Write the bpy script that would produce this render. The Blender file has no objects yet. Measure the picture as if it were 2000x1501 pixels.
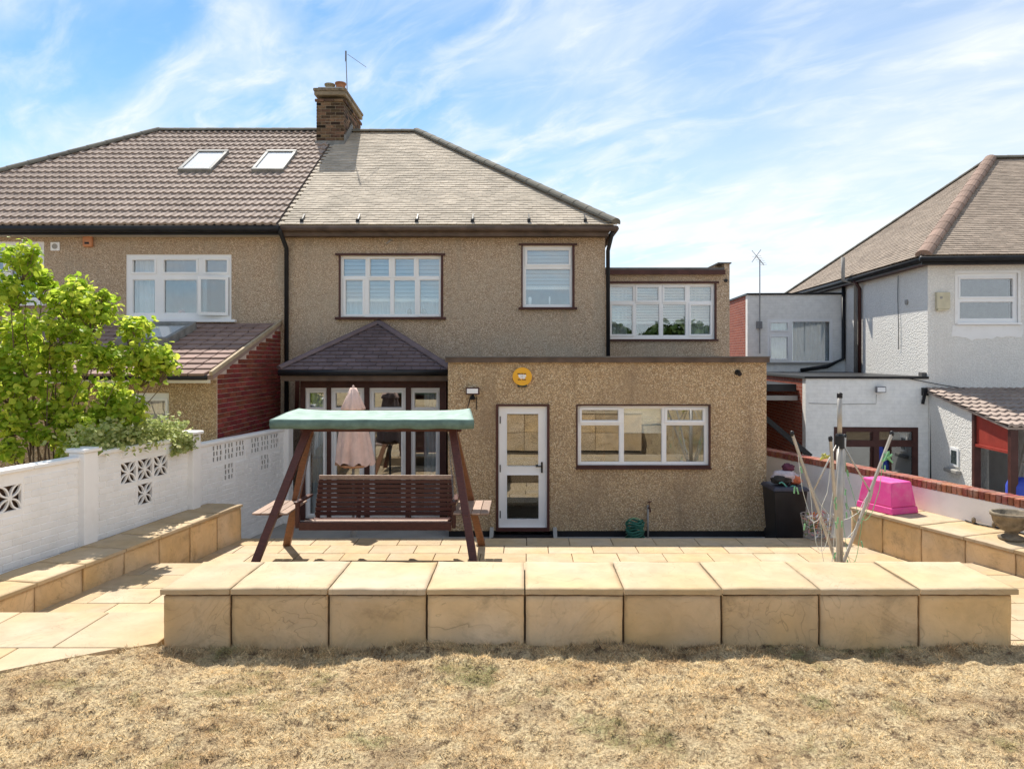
import bpy, bmesh, math, random
import numpy as np
from mathutils import Matrix, Vector
random.seed(7); rng = np.random.default_rng(7)
S = bpy.context.scene; COL = S.collection
EYE, F, VX, HZ = 1.74, 1400.0, 1024.0, 697.0      # eye height over the lawn, focal length and vanishing point in photo pixels
# ---------------------------------------------------------------- camera
cd = bpy.data.cameras.new('camera'); cam = bpy.data.objects.new('camera', cd); COL.objects.link(cam)
cam.location = (0, 0, EYE); cam.rotation_euler = (math.pi/2, 0, 0)
cd.sensor_width = 36; cd.sensor_fit = 'HORIZONTAL'; cd.lens = 36*F/2000
cd.shift_x = -(VX-1000)/2000; cd.shift_y = -(750.5-HZ)/2000
cd.clip_start = .05; cd.clip_end = 3000
S.camera = cam
# ---------------------------------------------------------------- sky, sun, exposure
EL, AZ = math.radians(57), math.radians(-21)
wd = bpy.data.worlds.new('World'); S.world = wd; wd.use_nodes = True
nt = wd.node_tree; N = nt.nodes; L = nt.links
for n in list(N): N.remove(n)
wo = N.new('ShaderNodeOutputWorld'); bg = N.new('ShaderNodeBackground'); bg.inputs[1].default_value = .085
sk = N.new('ShaderNodeTexSky'); sk.sky_type = 'NISHITA'; sk.sun_disc = False
sk.sun_elevation = EL; sk.sun_rotation = AZ; sk.air_density = .8; sk.dust_density = .15; sk.ozone_density = 3.0
tc = N.new('ShaderNodeTexCoord'); sep = N.new('ShaderNodeSeparateXYZ'); L.new(tc.outputs['Generated'], sep.inputs[0])
def wm(op, a, b=None):
    m = N.new('ShaderNodeMath'); m.operation = op
    for i, v in enumerate((a, b)):
        if v is None: continue
        if isinstance(v, (int, float)): m.inputs[i].default_value = v
        else: L.new(v, m.inputs[i])
    return m.outputs[0]
zz = wm('ADD', wm('MAXIMUM', sep.outputs[2], 0.0), .22)
cb = N.new('ShaderNodeCombineXYZ'); L.new(wm('DIVIDE', sep.outputs[0], zz), cb.inputs[0]); L.new(wm('DIVIDE', sep.outputs[1], zz), cb.inputs[1])
def cloud(scale, rot, sx, det, dist, lo, hi, off=0, rough=.55):
    mp = N.new('ShaderNodeMapping'); mp.vector_type = 'TEXTURE'; mp.inputs['Rotation'].default_value = (0, 0, rot); mp.inputs['Scale'].default_value = (sx, 1, 1); mp.inputs['Location'].default_value = (off, off, 0)
    L.new(cb.outputs[0], mp.inputs[0])
    no = N.new('ShaderNodeTexNoise'); no.inputs['Scale'].default_value = scale; no.inputs['Detail'].default_value = det; no.inputs['Roughness'].default_value = rough; no.inputs['Distortion'].default_value = dist
    L.new(mp.outputs[0], no.inputs['Vector'])
    r = N.new('ShaderNodeMapRange'); r.interpolation_type = 'SMOOTHSTEP'; r.inputs[1].default_value = lo; r.inputs[2].default_value = hi; L.new(no.outputs[0], r.inputs[0])
    return r.outputs[0]
c1 = cloud(3.2, -.85, 1.9, 6, .5, .34, .74)              # long soft streaks of cirrus
c2 = cloud(.75, .4, 1.2, 3, .2, .36, .64, 3.1)           # where the veil is thick or thin
c3 = cloud(9.0, -.7, 2.0, 5, .7, .42, .72, 1.7, .6)      # fine ripples
cl = wm('ADD', wm('MULTIPLY', c1, wm('ADD', wm('MULTIPLY', c2, .45), .30)), wm('MULTIPLY', c3, wm('ADD', wm('MULTIPLY', c2, .26), .17)))
veil = N.new('ShaderNodeMapRange'); veil.interpolation_type = 'SMOOTHSTEP'; veil.inputs[1].default_value = -.35; veil.inputs[2].default_value = .75; veil.inputs[3].default_value = .0; veil.inputs[4].default_value = .37
L.new(sep.outputs[0], veil.inputs[0])
hz = N.new('ShaderNodeMapRange'); hz.interpolation_type = 'SMOOTHSTEP'; hz.inputs[1].default_value = .42; hz.inputs[2].default_value = .02; hz.inputs[3].default_value = 0.0; hz.inputs[4].default_value = .55
L.new(sep.outputs[2], hz.inputs[0])
thin = wm('ADD', veil.outputs[0], wm('MULTIPLY', hz.outputs[0], wm('ADD', .5, wm('MULTIPLY', veil.outputs[0], 1.6))))
cl = wm('MINIMUM', wm('ADD', wm('MULTIPLY', cl, .85), wm('ADD', thin, .05)), .95)
hsv = N.new('ShaderNodeHueSaturation'); hsv.inputs['Saturation'].default_value = 1.18; hsv.inputs['Value'].default_value = .62; hsv.inputs['Hue'].default_value = .49; L.new(sk.outputs[0], hsv.inputs['Color'])
mx = N.new('ShaderNodeMix'); mx.data_type = 'RGBA'; L.new(cl, mx.inputs[0]); L.new(hsv.outputs[0], mx.inputs[6]); mx.inputs[7].default_value = (3.35, 3.5, 3.65, 1)
L.new(mx.outputs[2], bg.inputs[0]); L.new(bg.outputs[0], wo.inputs[0])
sd = bpy.data.lights.new('sun', 'SUN'); sd.energy = 2.05; sd.angle = math.radians(.53); sd.color = (1, .95, .86)
sun = bpy.data.objects.new('sun', sd); COL.objects.link(sun)
sun.rotation_euler = Vector((math.sin(-AZ)*math.cos(EL), -math.cos(AZ)*math.cos(EL), -math.sin(EL))).to_track_quat('-Z', 'Y').to_euler()
sun.location = (-8, 30, 30)
S.view_settings.view_transform = 'Standard'; S.view_settings.look = 'None'; S.view_settings.gamma = 1; S.view_settings.exposure = 1.85
S.render.engine = 'CYCLES'; S.cycles.max_bounces = 8; S.cycles.transparent_max_bounces = 16
# ---------------------------------------------------------------- pixel helpers: a pixel plus a distance gives a point
def X(px, d): return (px-VX)/F*d
def Z(py, d): return EYE-(py-HZ)/F*d
def rect(p0, p1, q0, q1, d): return (X(p0, d), X(p1, d), Z(q1, d), Z(q0, d))     # x0,x1,z0,z1
def R(z): return z+EYE
# ---------------------------------------------------------------- mesh helpers
WL = {}
def put(o, parent):
    if parent is not None:
        o.parent = parent; o.matrix_parent_inverse = Matrix.Translation(-WL.get(parent.name, Vector()))
def link(name, me, m, parent=None, M=None):
    o = bpy.data.objects.new(name, me); COL.objects.link(o)
    if m is not None and not me.materials: me.materials.append(m)
    put(o, parent)
    if M is not None: o.matrix_basis = M
    return o
def thing(name, loc, label, cat, group=None):
    o = bpy.data.objects.new(name, None); COL.objects.link(o); o.location = loc; o.empty_display_size = .2
    WL[o.name] = Vector(loc); tag(o, label, cat, group); return o
def tag(o, label, cat, group=None):
    o['label'] = label; o['category'] = cat
    if group: o['group'] = group
    return o
def struct(o): o['kind'] = 'structure'; return o
def stuff(o): o['kind'] = 'stuff'; return o
class MB:
    def __init__(s, T=None): s.v = []; s.f = []; s.T = T
    def add(s, vs, fs):
        n = len(s.v); s.v += [tuple(v) for v in vs]; s.f += [tuple(n+i for i in f) for f in fs]; return s
    def box(s, x0, x1, y0, y1, z0, z1):
        return s.add([(x0,y0,z0),(x1,y0,z0),(x1,y1,z0),(x0,y1,z0),(x0,y0,z1),(x1,y0,z1),(x1,y1,z1),(x0,y1,z1)],
                     [(0,3,2,1),(4,5,6,7),(0,1,5,4),(1,2,6,5),(2,3,7,6),(3,0,4,7)])
    def room(s, x0, x1, y0, y1, z0, z1):       # inside faces, front (y0) open
        return s.add([(x0,y0,z0),(x1,y0,z0),(x1,y1,z0),(x0,y1,z0),(x0,y0,z1),(x1,y0,z1),(x1,y1,z1),(x0,y1,z1)],
                     [(0,1,2,3),(4,7,6,5),(1,5,6,2),(2,6,7,3),(3,7,4,0)])
    def cbox(s, sx, sy, sz, c, cx=0, cy=0, cz=0):   # chamfered box centred at c
        h = (sx/2, sy/2, sz/2); idx = {}; vs = []
        for X_ in (-1,1):
            for Y_ in (-1,1):
                for Z_ in (-1,1):
                    for a in range(3):
                        p = [X_*(h[0]-c), Y_*(h[1]-c), Z_*(h[2]-c)]; p[a] = (X_,Y_,Z_)[a]*h[a]
                        idx[(X_,Y_,Z_,a)] = len(vs); vs.append((p[0]+cx, p[1]+cy, p[2]+cz))
        fs = []
        for a in range(3):
            b, d = (a+1) % 3, (a+2) % 3
            for sg in (-1, 1):
                q = []
                for (i, j) in ((-1,-1),(1,-1),(1,1),(-1,1)):
                    k = [0,0,0]; k[a] = sg; k[b] = i; k[d] = j; q.append(idx[(*k, a)])
                fs.append(q if sg > 0 else q[::-1])
            for i in (-1, 1):
                for j in (-1, 1):
                    k1 = [0,0,0]; k1[b] = i; k1[d] = j; k2 = list(k1); k1[a] = -1; k2[a] = 1
                    q = [idx[(*k1,b)], idx[(*k2,b)], idx[(*k2,d)], idx[(*k1,d)]]
                    fs.append(q if i*j > 0 else q[::-1])
        for X_ in (-1,1):
            for Y_ in (-1,1):
                for Z_ in (-1,1):
                    q = [idx[(X_,Y_,Z_,a)] for a in range(3)]; fs.append(q if X_*Y_*Z_ > 0 else q[::-1])
        return s.add(vs, fs)
    def bar(s, p, q, w, h, up=(0,0,1)):
        p, q = Vector(p), Vector(q); d = (q-p).normalized(); u = Vector(up)
        if abs(d.dot(u)) > .98: u = Vector((0,1,0))
        a = d.cross(u).normalized()*w/2; b = a.cross(d).normalized()*h/2
        return s.add([p-a-b, p+a-b, p+a+b, p-a+b, q-a-b, q+a-b, q+a+b, q-a+b], [(3,2,1,0),(4,5,6,7),(0,1,5,4),(1,2,6,5),(2,3,7,6),(3,0,4,7)])
    def tube(s, pts, rad, n=8, cap=True):
        pts = [Vector(p) for p in pts]; m = len(pts); rad = rad if isinstance(rad, (list, tuple)) else [rad]*m
        vs = []; u = None
        for i, p in enumerate(pts):
            d = (pts[min(i+1, m-1)]-pts[max(i-1, 0)]).normalized()
            if u is None: u = d.orthogonal().normalized()
            u = (u-d*u.dot(d)); u = u.normalized() if u.length > 1e-5 else d.orthogonal().normalized()
            w = d.cross(u)
            for k in range(n):
                t = 2*math.pi*k/n; vs.append(p+(u*math.cos(t)+w*math.sin(t))*rad[i])
        fs = [(i*n+k, i*n+(k+1) % n, (i+1)*n+(k+1) % n, (i+1)*n+k) for i in range(m-1) for k in range(n)]
        if cap: fs += [tuple(range(n))[::-1], tuple((m-1)*n+k for k in range(n))]
        return s.add(vs, fs)
    def lathe(s, prof, c=(0,0,0), n=24, fn=None):     # profile of (r, z)
        vs = []
        for r, z in prof:
            for k in range(n):
                t = 2*math.pi*k/n; rr = r*(fn(t, z) if fn else 1); vs.append((c[0]+rr*math.cos(t), c[1]+rr*math.sin(t), c[2]+z))
        m = len(prof)
        fs = [(i*n+k, i*n+(k+1) % n, (i+1)*n+(k+1) % n, (i+1)*n+k) for i in range(m-1) for k in range(n)]
        fs += [tuple(range(n))[::-1], tuple((m-1)*n+k for k in range(n))]
        return s.add(vs, fs)
    def prism(s, poly, axis, a0, a1):       # polygon of 2D points extruded along axis
        def P(p, a):
            return {'x': (a, p[0], p[1]), 'y': (p[0], a, p[1]), 'z': (p[0], p[1], a)}[axis]
        n = len(poly); vs = [P(p, a0) for p in poly]+[P(p, a1) for p in poly]
        return s.add(vs, [tuple(range(n))[::-1], tuple(range(n, 2*n))]+[(i, (i+1) % n, n+(i+1) % n, n+i) for i in range(n)])
    def panel(s, x0, x1, z0, z1, y0, y1, holes):   # wall with rectangular openings, front y0, back y1
        e = 1e-5
        xs = sorted({x0, x1, *[min(max(v, x0), x1) for h in holes for v in h[:2]]}); zs = sorted({z0, z1, *[min(max(v, z0), z1) for h in holes for v in h[2:]]})
        nx, nz = len(xs)-1, len(zs)-1
        def solid(i, j):
            if i < 0 or j < 0 or i >= nx or j >= nz: return False
            cx, cz = (xs[i]+xs[i+1])/2, (zs[j]+zs[j+1])/2
            return not any(h[0]-e < cx < h[1]+e and h[2]-e < cz < h[3]+e for h in holes)
        for i in range(nx):
            for j in range(nz):
                if not solid(i, j): continue
                a, b, c, d = xs[i], xs[i+1], zs[j], zs[j+1]
                s.add([(a,y0,c),(b,y0,c),(b,y0,d),(a,y0,d)], [(0,1,2,3)]); s.add([(a,y1,c),(b,y1,c),(b,y1,d),(a,y1,d)], [(3,2,1,0)])
                if not solid(i-1, j): s.add([(a,y0,c),(a,y0,d),(a,y1,d),(a,y1,c)], [(0,1,2,3)])
                if not solid(i+1, j): s.add([(b,y0,c),(b,y1,c),(b,y1,d),(b,y0,d)], [(0,1,2,3)])
                if not solid(i, j-1): s.add([(a,y0,c),(a,y1,c),(b,y1,c),(b,y0,c)], [(0,1,2,3)])
                if not solid(i, j+1): s.add([(a,y0,d),(b,y0,d),(b,y1,d),(a,y1,d)], [(0,1,2,3)])
        return s
    def mesh(s, name, smooth=False, weld=False):
        me = bpy.data.meshes.new(name)
        vs = [tuple(s.T @ Vector(v)) for v in s.v] if s.T is not None else s.v
        me.from_pydata(vs, [], s.f); me.update()
        if weld:
            bm = bmesh.new(); bm.from_mesh(me); bmesh.ops.remove_doubles(bm, verts=bm.verts, dist=1e-5); bm.to_mesh(me); bm.free()
        if smooth: me.polygons.foreach_set('use_smooth', [True]*len(me.polygons))
        return me
    def build(s, name, m, parent=None, smooth=False, bevel=0, weld=False):
        o = link(name, s.mesh(name, smooth, weld or bevel > 0), m, parent)
        if bevel:
            b = o.modifiers.new('bevel', 'BEVEL'); b.width = bevel; b.segments = 2; b.limit_method = 'ANGLE'
        return o
def frameM(o, xa, ya, za): return Matrix(((xa[0],ya[0],za[0],o[0]),(xa[1],ya[1],za[1],o[1]),(xa[2],ya[2],za[2],o[2]),(0,0,0,1)))
def np_join(name, verts, faces, mats, m, parent, cuts=(), smooth=False):   # many copies of one small mesh in one object
    v = np.array(verts); nv = len(v); fs = []; vs = []
    for k, M in enumerate(mats):
        A = np.array(M); vs.append(v @ A[:3,:3].T + A[:3,3]); fs += [tuple(k*nv+i for i in f) for f in faces]
    me = bpy.data.meshes.new(name); me.from_pydata(np.concatenate(vs).tolist(), [], fs); me.update()
    if cuts:
        bm = bmesh.new(); bm.from_mesh(me)
        for co, no in cuts: bmesh.ops.bisect_plane(bm, geom=bm.verts[:]+bm.edges[:]+bm.faces[:], plane_co=co, plane_no=no, clear_outer=True)
        bm.to_mesh(me); bm.free()
    return link(name, me, m, parent)
# ---------------------------------------------------------------- materials
MATS = {}
class NT:
    def __init__(s, name):
        s.m = bpy.data.materials.new(name); s.m.use_nodes = True; s.t = s.m.node_tree; s.b = s.t.nodes['Principled BSDF']; s.o = s.t.nodes['Material Output']
        MATS[name] = s.m
    def n(s, ty, **kw):
        q = s.t.nodes.new(ty)
        for k, v in kw.items():
            if k.startswith('_'): setattr(q, k[1:], v)
            else: s.set(q.inputs[k.replace('__', ' ')], v)
        return q
    def set(s, i, v):
        if hasattr(v, 'is_output'): s.t.links.new(v, i)
        else: i.default_value = v
    def pos(s, obj=False):
        if obj: return s.n('ShaderNodeTexCoord').outputs['Object']
        return s.n('ShaderNodeNewGeometry').outputs['Position']
    def noise(s, scale, det=4, rough=.55, dist=0, vec=None):
        return s.n('ShaderNodeTexNoise', Scale=scale, Detail=det, Roughness=rough, Distortion=dist, Vector=vec or s.pos()).outputs[0]
    def ramp(s, fac, stops, interp='LINEAR'):
        r = s.n('ShaderNodeValToRGB', Fac=fac); cr = r.color_ramp; cr.interpolation = interp
        while len(cr.elements) < len(stops): cr.elements.new(.5)
        for e, (p, c) in zip(cr.elements, stops): e.position = p; e.color = (*c, 1) if len(c) == 3 else c
        return r.outputs[0]
    def mapr(s, v, a, b, c=0., d=1.): 
        r = s.n('ShaderNodeMapRange'); 
        for i, q in enumerate((v, a, b, c, d)): s.set(r.inputs[i], q)
        return r.outputs[0]
    def math(s, op, a, b=0.):
        q = s.n('ShaderNodeMath', _operation=op); s.set(q.inputs[0], a); s.set(q.inputs[1], b); return q.outputs[0]
    def mix(s, f, a, b, mode='MIX'):
        q = s.n('ShaderNodeMix', _data_type='RGBA', _blend_type=mode); s.set(q.inputs[0], f)
        for i, v in ((6, a), (7, b)): s.set(q.inputs[i], (*v, 1) if isinstance(v, tuple) and len(v) == 3 else v)
        return q.outputs[2]
    def bump(s, h, strength=.3, dist=.01, nrm=None):
        q = s.n('ShaderNodeBump', Strength=strength, Distance=dist, Height=h)
        if nrm is not None: s.set(q.inputs['Normal'], nrm)
        return q.outputs[0]
    def rnd(s, island=False):
        return s.n('ShaderNodeNewGeometry').outputs['Random Per Island'] if island else s.n('ShaderNodeObjectInfo').outputs['Random']
    def done(s, col, rough=.8, nrm=None, spec=.3, metal=0):
        b = s.b; s.set(b.inputs['Base Color'], (*col, 1) if isinstance(col, tuple) and len(col) == 3 else col); s.set(b.inputs['Roughness'], rough)
        b.inputs['Specular IOR Level'].default_value = spec; b.inputs['Metallic'].default_value = metal
        if nrm is not None: s.set(b.inputs['Normal'], nrm)
        return s.m
def plain(name, col, rough=.6, var=.2, scale=6, bump=.15, bscale=80, rnd=0, island=False, spec=.3, metal=0, dirt=None):
    t = NT(name); c = tuple(col)
    k = t.mapr(t.noise(scale, 5), .3, .7, 1-var, 1+var)
    if rnd: k = t.math('MULTIPLY', k, t.mapr(t.rnd(island), 0, 1, 1-rnd, 1+rnd))
    hs = t.n('ShaderNodeHueSaturation', Color=(*c, 1), Value=k).outputs[0]
    if dirt: hs = t.mix(t.mapr(t.noise(dirt[1], 6, .65), .5, .75, 0, dirt[2]), hs, dirt[0])
    return t.done(hs, rough, t.bump(t.noise(bscale, 3), bump, .004), spec, metal)
def pebbledash(name, dark, mid, light, stain, stain_amt, scale=38, gm=.55, streak=1.):
    t = NT(name)
    vo = t.n('ShaderNodeTexVoronoi', Scale=scale, Vector=t.pos(), Randomness=1.); 
    cell = t.n('ShaderNodeSeparateColor', Color=vo.outputs['Color']).outputs[0]
    c = t.ramp(cell, [(0, dark), (.3, mid), (.65, mid), (1, light)])
    gap = t.mapr(vo.outputs['Distance'], .30, .62, 0, 1)
    c = t.mix(t.math('MULTIPLY', gap, .75), c, tuple(v*gm for v in dark))
    big = t.mapr(t.noise(.9, 6, .62), .46, .72, 0, stain_amt); c = t.mix(big, c, stain)
    c = t.mix(t.mapr(t.noise(4.5, 5, .6), .35, .7, 0, .28), c, tuple(v*.8 for v in mid))
    mp = t.n('ShaderNodeMapping', Vector=t.pos()); mp.inputs['Scale'].default_value = (4.5, 4.5, .45)
    c = t.mix(t.mapr(t.noise(1., 5, .6, .2, mp.outputs[0]), .52, .74, 0, .45*streak), c, tuple(v*.72 for v in stain))
    h = t.math('SUBTRACT', 1., vo.outputs['Distance'])
    return t.done(c, .9, t.bump(h, .75, .012), .15)
def riven(name, col, dark, rough=.75, rnd=.1, stain=.35, bumps=.6):
    t = NT(name); oi = t.rnd()
    off = t.n('ShaderNodeVectorMath', _operation='SCALE'); cx = t.n('ShaderNodeCombineXYZ', X=oi, Y=t.math('MULTIPLY', oi, 7.3), Z=t.math('MULTIPLY', oi, 3.1)); t.set(off.inputs[0], cx.outputs[0]); t.set(off.inputs['Scale'], 25.)
    ad = t.n('ShaderNodeVectorMath', _operation='ADD'); t.set(ad.inputs[0], t.pos()); t.set(ad.inputs[1], off.outputs[0]); v = ad.outputs[0]
    base = t.noise(2.4, 3.5, .5, .9, v)
    ter = t.math('SNAP', base, .085)
    h = t.math('ADD', t.math('MULTIPLY', ter, 1.6), t.math('MULTIPLY', base, .8))
    h = t.math('ADD', h, t.math('MULTIPLY', t.noise(38, 4, .6, 0, v), .09))
    k = t.math('MULTIPLY', t.mapr(t.noise(5, 5, .6, .3, v), .3, .7, .88, 1.1), t.mapr(oi, 0, 1, 1-rnd, 1+rnd))
    c = t.n('ShaderNodeHueSaturation', Color=(*col, 1), Value=k, Saturation=t.mapr(t.noise(1.4, 2, .5, 0, v), .3, .7, .85, 1.15)).outputs[0]
    edge = t.math('ABSOLUTE', t.math('SUBTRACT', base, t.math('ADD', ter, 0.))); c = t.mix(t.math('MULTIPLY', t.mapr(edge, .0, .009, .5, 0), t.mapr(t.noise(2.7, 3, .5, 0, v), .42, .62)), c, dark)
    c = t.mix(t.mapr(t.noise(3.1, 7, .7, .4, v), .53, .78, 0, stain), c, dark)
    c = t.mix(t.mapr(t.noise(46, 3, .6, 0, v), .66, .76, 0, .35), c, dark)
    return t.done(c, rough, t.bump(h, bumps, .032), .2)
def glass(name, tint=(.80,.86,.86), ior=2.1):
    t = NT(name); fr = t.n('ShaderNodeLayerWeight', Blend=.5); f5 = t.math('POWER', fr.outputs['Facing'], 5.); f0 = ((ior-1)/(ior+1))**2; fac = t.mapr(f5, 0, 1, f0*1.5, 1.)
    tr = t.n('ShaderNodeBsdfTransparent', Color=(*tint, 1)); gl = t.n('ShaderNodeBsdfGlossy', Color=(.95,.97,1,1), Roughness=.0)
    wob = t.bump(t.noise(1.3, 1), .012, .05); t.set(gl.inputs['Normal'], wob)
    ms = t.n('ShaderNodeMixShader'); t.set(ms.inputs[0], fac); t.set(ms.inputs[1], tr.outputs[0]); t.set(ms.inputs[2], gl.outputs[0]); t.t.links.new(ms.outputs[0], t.o.inputs[0])
    return t.m
def bricktex(name, c1, c2, mortar, cw=.225, ch=.075, axis='x', bump=.5, patch=None):
    t = NT(name); sp = t.n('ShaderNodeSeparateXYZ', Vector=t.pos())
    cb_ = t.n('ShaderNodeCombineXYZ', X=sp.outputs[0 if axis == 'x' else 1], Y=sp.outputs[2])
    b = t.n('ShaderNodeTexBrick', Vector=cb_.outputs[0], Color1=(*c1,1), Color2=(*c2,1), Mortar=(*mortar,1), Scale=1., Mortar__Size=.006, Mortar__Smooth=.3, Brick__Width=cw, Row__Height=ch)
    c = t.mix(t.mapr(t.noise(9, 5), .35, .7, 0, .3), b.outputs[0], tuple(.6*v for v in c1))
    if patch: c = t.mix(t.mapr(t.noise(2.2, 6, .7), .58, .62, 0, 1), c, patch)
    return t.done(c, .85, t.bump(t.math('SUBTRACT', 1., b.outputs[1]), bump, .006), .2)
M_peb = pebbledash('pebbledash_brown', (.38,.26,.17), (.66,.50,.35), (.86,.71,.54), (.46,.395,.305), .6, 54, .66)
M_peb2 = pebbledash('pebbledash_tan', (.40,.26,.14), (.70,.51,.305), (.90,.75,.53), (.30,.215,.14), .55, 54, .6)
M_roughcast = pebbledash('white_roughcast', (.80,.77,.71), (.86,.83,.775), (.89,.865,.81), (.76,.72,.655), .3, 34, .9, .4)
M_white = plain('white_plastic', (.88,.87,.86), .35, .03, 3, .03, 30, spec=.5)
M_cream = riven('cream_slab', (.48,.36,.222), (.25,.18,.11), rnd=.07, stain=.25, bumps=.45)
M_creamlift = riven('cream_slab_shade_lifted', (.66,.465,.262), (.24,.165,.09), rnd=.12, stain=.8, bumps=1.0)  # same stone as the caps, colour lightened and warmed to offset shade
M_grout = plain('dark_joint', (.13,.095,.06), .95, .3)
M_brown = plain('dark_brown_paint', (.075,.028,.022), .5, .25, 5, .1)
M_black = plain('black_plastic', (.016,.016,.018), .45, .3, 5, .05)
M_dgrey = plain('grey_felt', (.14,.13,.12), .85, .3, 3, .3)
M_fascia = plain('brown_fascia', (.11,.075,.055), .6, .35, 4, .2)
M_glass = glass('window_glass', (.93,.96,.96), 2.0); M_clear = glass('skylight_glass', (.98,.98,.98), 1.4); M_glassdark = glass('dark_glass', (.5,.55,.55))
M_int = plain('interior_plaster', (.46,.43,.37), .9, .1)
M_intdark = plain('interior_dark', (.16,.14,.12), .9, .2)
M_slat = plain('blind_slat', (.50,.54,.56), .7, .05, 3, .05); M_blind = plain('cream_blind', (.82,.80,.74), .7, .05, 3, .05)
M_curtain = plain('net_curtain', (.62,.64,.66), .9, .1, 5, .1)
M_wood = None
def woodmat(name, col, rough=.45):
    t = NT(name); mp = t.n('ShaderNodeMapping', Vector=t.pos()); mp.inputs['Scale'].default_value = (3, 12, 12)
    g = t.noise(5, 6, .6, .6, mp.outputs[0]); k = t.math('MULTIPLY', t.mapr(g, .3, .7, .65, 1.3), t.mapr(t.rnd(), 0, 1, .85, 1.15))
    c = t.n('ShaderNodeHueSaturation', Color=(*col, 1), Value=k).outputs[0]
    return t.done(c, rough, t.bump(g, .2, .004), .4)
M_wood = woodmat('stained_wood', (.085,.027,.020)); M_woodo = woodmat('worn_wood', (.20,.085,.038)); M_woodtop = woodmat('grey_wood', (.36,.25,.19))
def tilemat(name, col, lich, amt, rnd=.18):
    t = NT(name); k = t.math('MULTIPLY', t.mapr(t.noise(2.2, 6, .65), .3, .7, .8, 1.2), t.mapr(t.rnd(True), 0, 1, 1-rnd, 1+rnd))
    k = t.math('MULTIPLY', k, t.mapr(t.rnd(), 0, 1, 1-rnd*.7, 1+rnd*.7))
    c = t.n('ShaderNodeHueSaturation', Color=(*col, 1), Value=k).outputs[0]
    c = t.mix(t.mapr(t.noise(.8, 6, .7, .4), .4, .7, 0, amt), c, lich)
    c = t.mix(t.mapr(t.noise(30, 4, .7), .6, .75, 0, .5), c, tuple(.45*v for v in col))
    return t.done(c, .85, t.bump(t.noise(60, 3), .3, .004), .2)
M_roof = tilemat('weathered_plain_tile', (.47,.40,.315), (.29,.25,.195), .65, .12)
M_roofl = tilemat('brown_concrete_tile', (.33,.26,.218), (.385,.31,.265), .5, .08)
M_bayt = tilemat('dark_bay_tile', (.15,.112,.115), (.20,.145,.14), .4, .15)
M_lean = tilemat('lean_to_tile', (.28,.19,.16), (.36,.26,.22), .4, .22)
M_roofn = tilemat('neighbour_plain_tile', (.29,.23,.18), (.35,.285,.225), .6)
M_hip = tilemat('hip_tile', (.13,.12,.10), (.24,.22,.17), .6); M_hipn = tilemat('terracotta_hip', (.26,.175,.135), (.31,.225,.18), .4)
M_lead = plain('lead_flashing', (.23,.225,.21), .6, .3, 6, .3)
def brickmat(name, col, var, stain, amt):
    t = NT(name); r = t.rnd(); k = t.math('MULTIPLY', t.mapr(t.noise(25, 5), .3, .7, .75, 1.25), t.mapr(r, 0, 1, 1-var, 1+var))
    c = t.n('ShaderNodeHueSaturation', Color=(*col, 1), Value=k, Hue=t.mapr(t.math('FRACT', t.math('MULTIPLY', r, 13.7)), 0, 1, .485, .52)).outputs[0]
    c = t.mix(t.mapr(t.noise(6, 6, .7), .45, .7, 0, amt), c, stain)
    return t.done(c, .85, t.bump(t.noise(70, 4), .4, .004), .2)
M_red = brickmat('red_brick', (.215,.045,.034), .25, (.10,.03,.03), .5); M_stock = brickmat('stock_brick', (.12,.072,.043), .95, (.035,.025,.022), .85)
M_cop = brickmat('coping_brick', (.30,.10,.065), .3, (.42,.35,.3), .45)
M_mortar = plain('mortar', (.60,.48,.40), .95, .2); M_mortar2 = plain('sooty_mortar', (.24,.195,.135), .95, .3)
M_pwhite = plain('painted_brick', (.90,.88,.855), .7, .02, 3, .10, 45, rnd=.03, dirt=((.55,.51,.45), 5, .22))
M_pwhite2 = plain('white_render', (.89,.87,.84), .75, .03, 2, .3, 30, dirt=((.5,.47,.42), 3, .3))
M_nbrick = bricktex('white_brickwork', (.88,.86,.81), (.90,.88,.84), (.84,.82,.78), bump=.25)
M_nred = bricktex('red_brickwork', (.36,.10,.06), (.26,.07,.05), (.40,.30,.24), axis='y')
M_green = plain('green_canvas', (.32,.41,.36), .85, .18, 6, .4, 25, dirt=((.18,.29,.23), 7, .5))
M_pink = plain('faded_pink_cloth', (.82,.58,.49), .9, .12, 7, .3, 30); M_pinku = plain('peach_lining', (.70,.36,.20), .9, .1)
M_tub = plain('pink_plastic', (.74,.075,.30), .5, .08, 4, .08, spec=.35, dirt=((.72,.30,.42), 6, .5))
M_alu = plain('aluminium', (.44,.41,.37), .45, .15, 6, .05, metal=.4); M_steel = plain('grey_steel', (.22,.22,.23), .5, .2, 6, .05, metal=.5)
M_yellow = plain('yellow_plastic', (.85,.42,.02), .4, .06, 4, .03, spec=.5); M_orange = plain('orange_plastic', (.58,.25,.12), .5, .1)
M_stone = plain('mossy_stone', (.21,.17,.12), .95, .4, 14, .8, 40, dirt=((.07,.06,.04), 12, .7))
M_earth = plain('bare_earth', (.16,.115,.07), .95, .35, 3, .6, 20); M_conc = plain('concrete', (.36,.34,.31), .9, .15, 2, .3, 30)
M_yellowed = plain('cream_box', (.60,.54,.38), .6, .1); M_redp = plain('red_paint', (.33,.045,.03), .55, .2, 4)
M_terra = plain('terracotta', (.36,.17,.09), .9, .35, 9, .3); M_pot = plain('buff_pot', (.30,.25,.16), .9, .4, 9, .3)
M_hose = plain('green_hose', (.03,.13,.09), .5, .2); M_blue = plain('blue_plastic', (.05,.08,.42), .4, .1)
M_line = plain('washing_line', (.55,.56,.50), .6, .1); M_lineg = plain('green_line', (.20,.42,.22), .6, .2)
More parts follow.
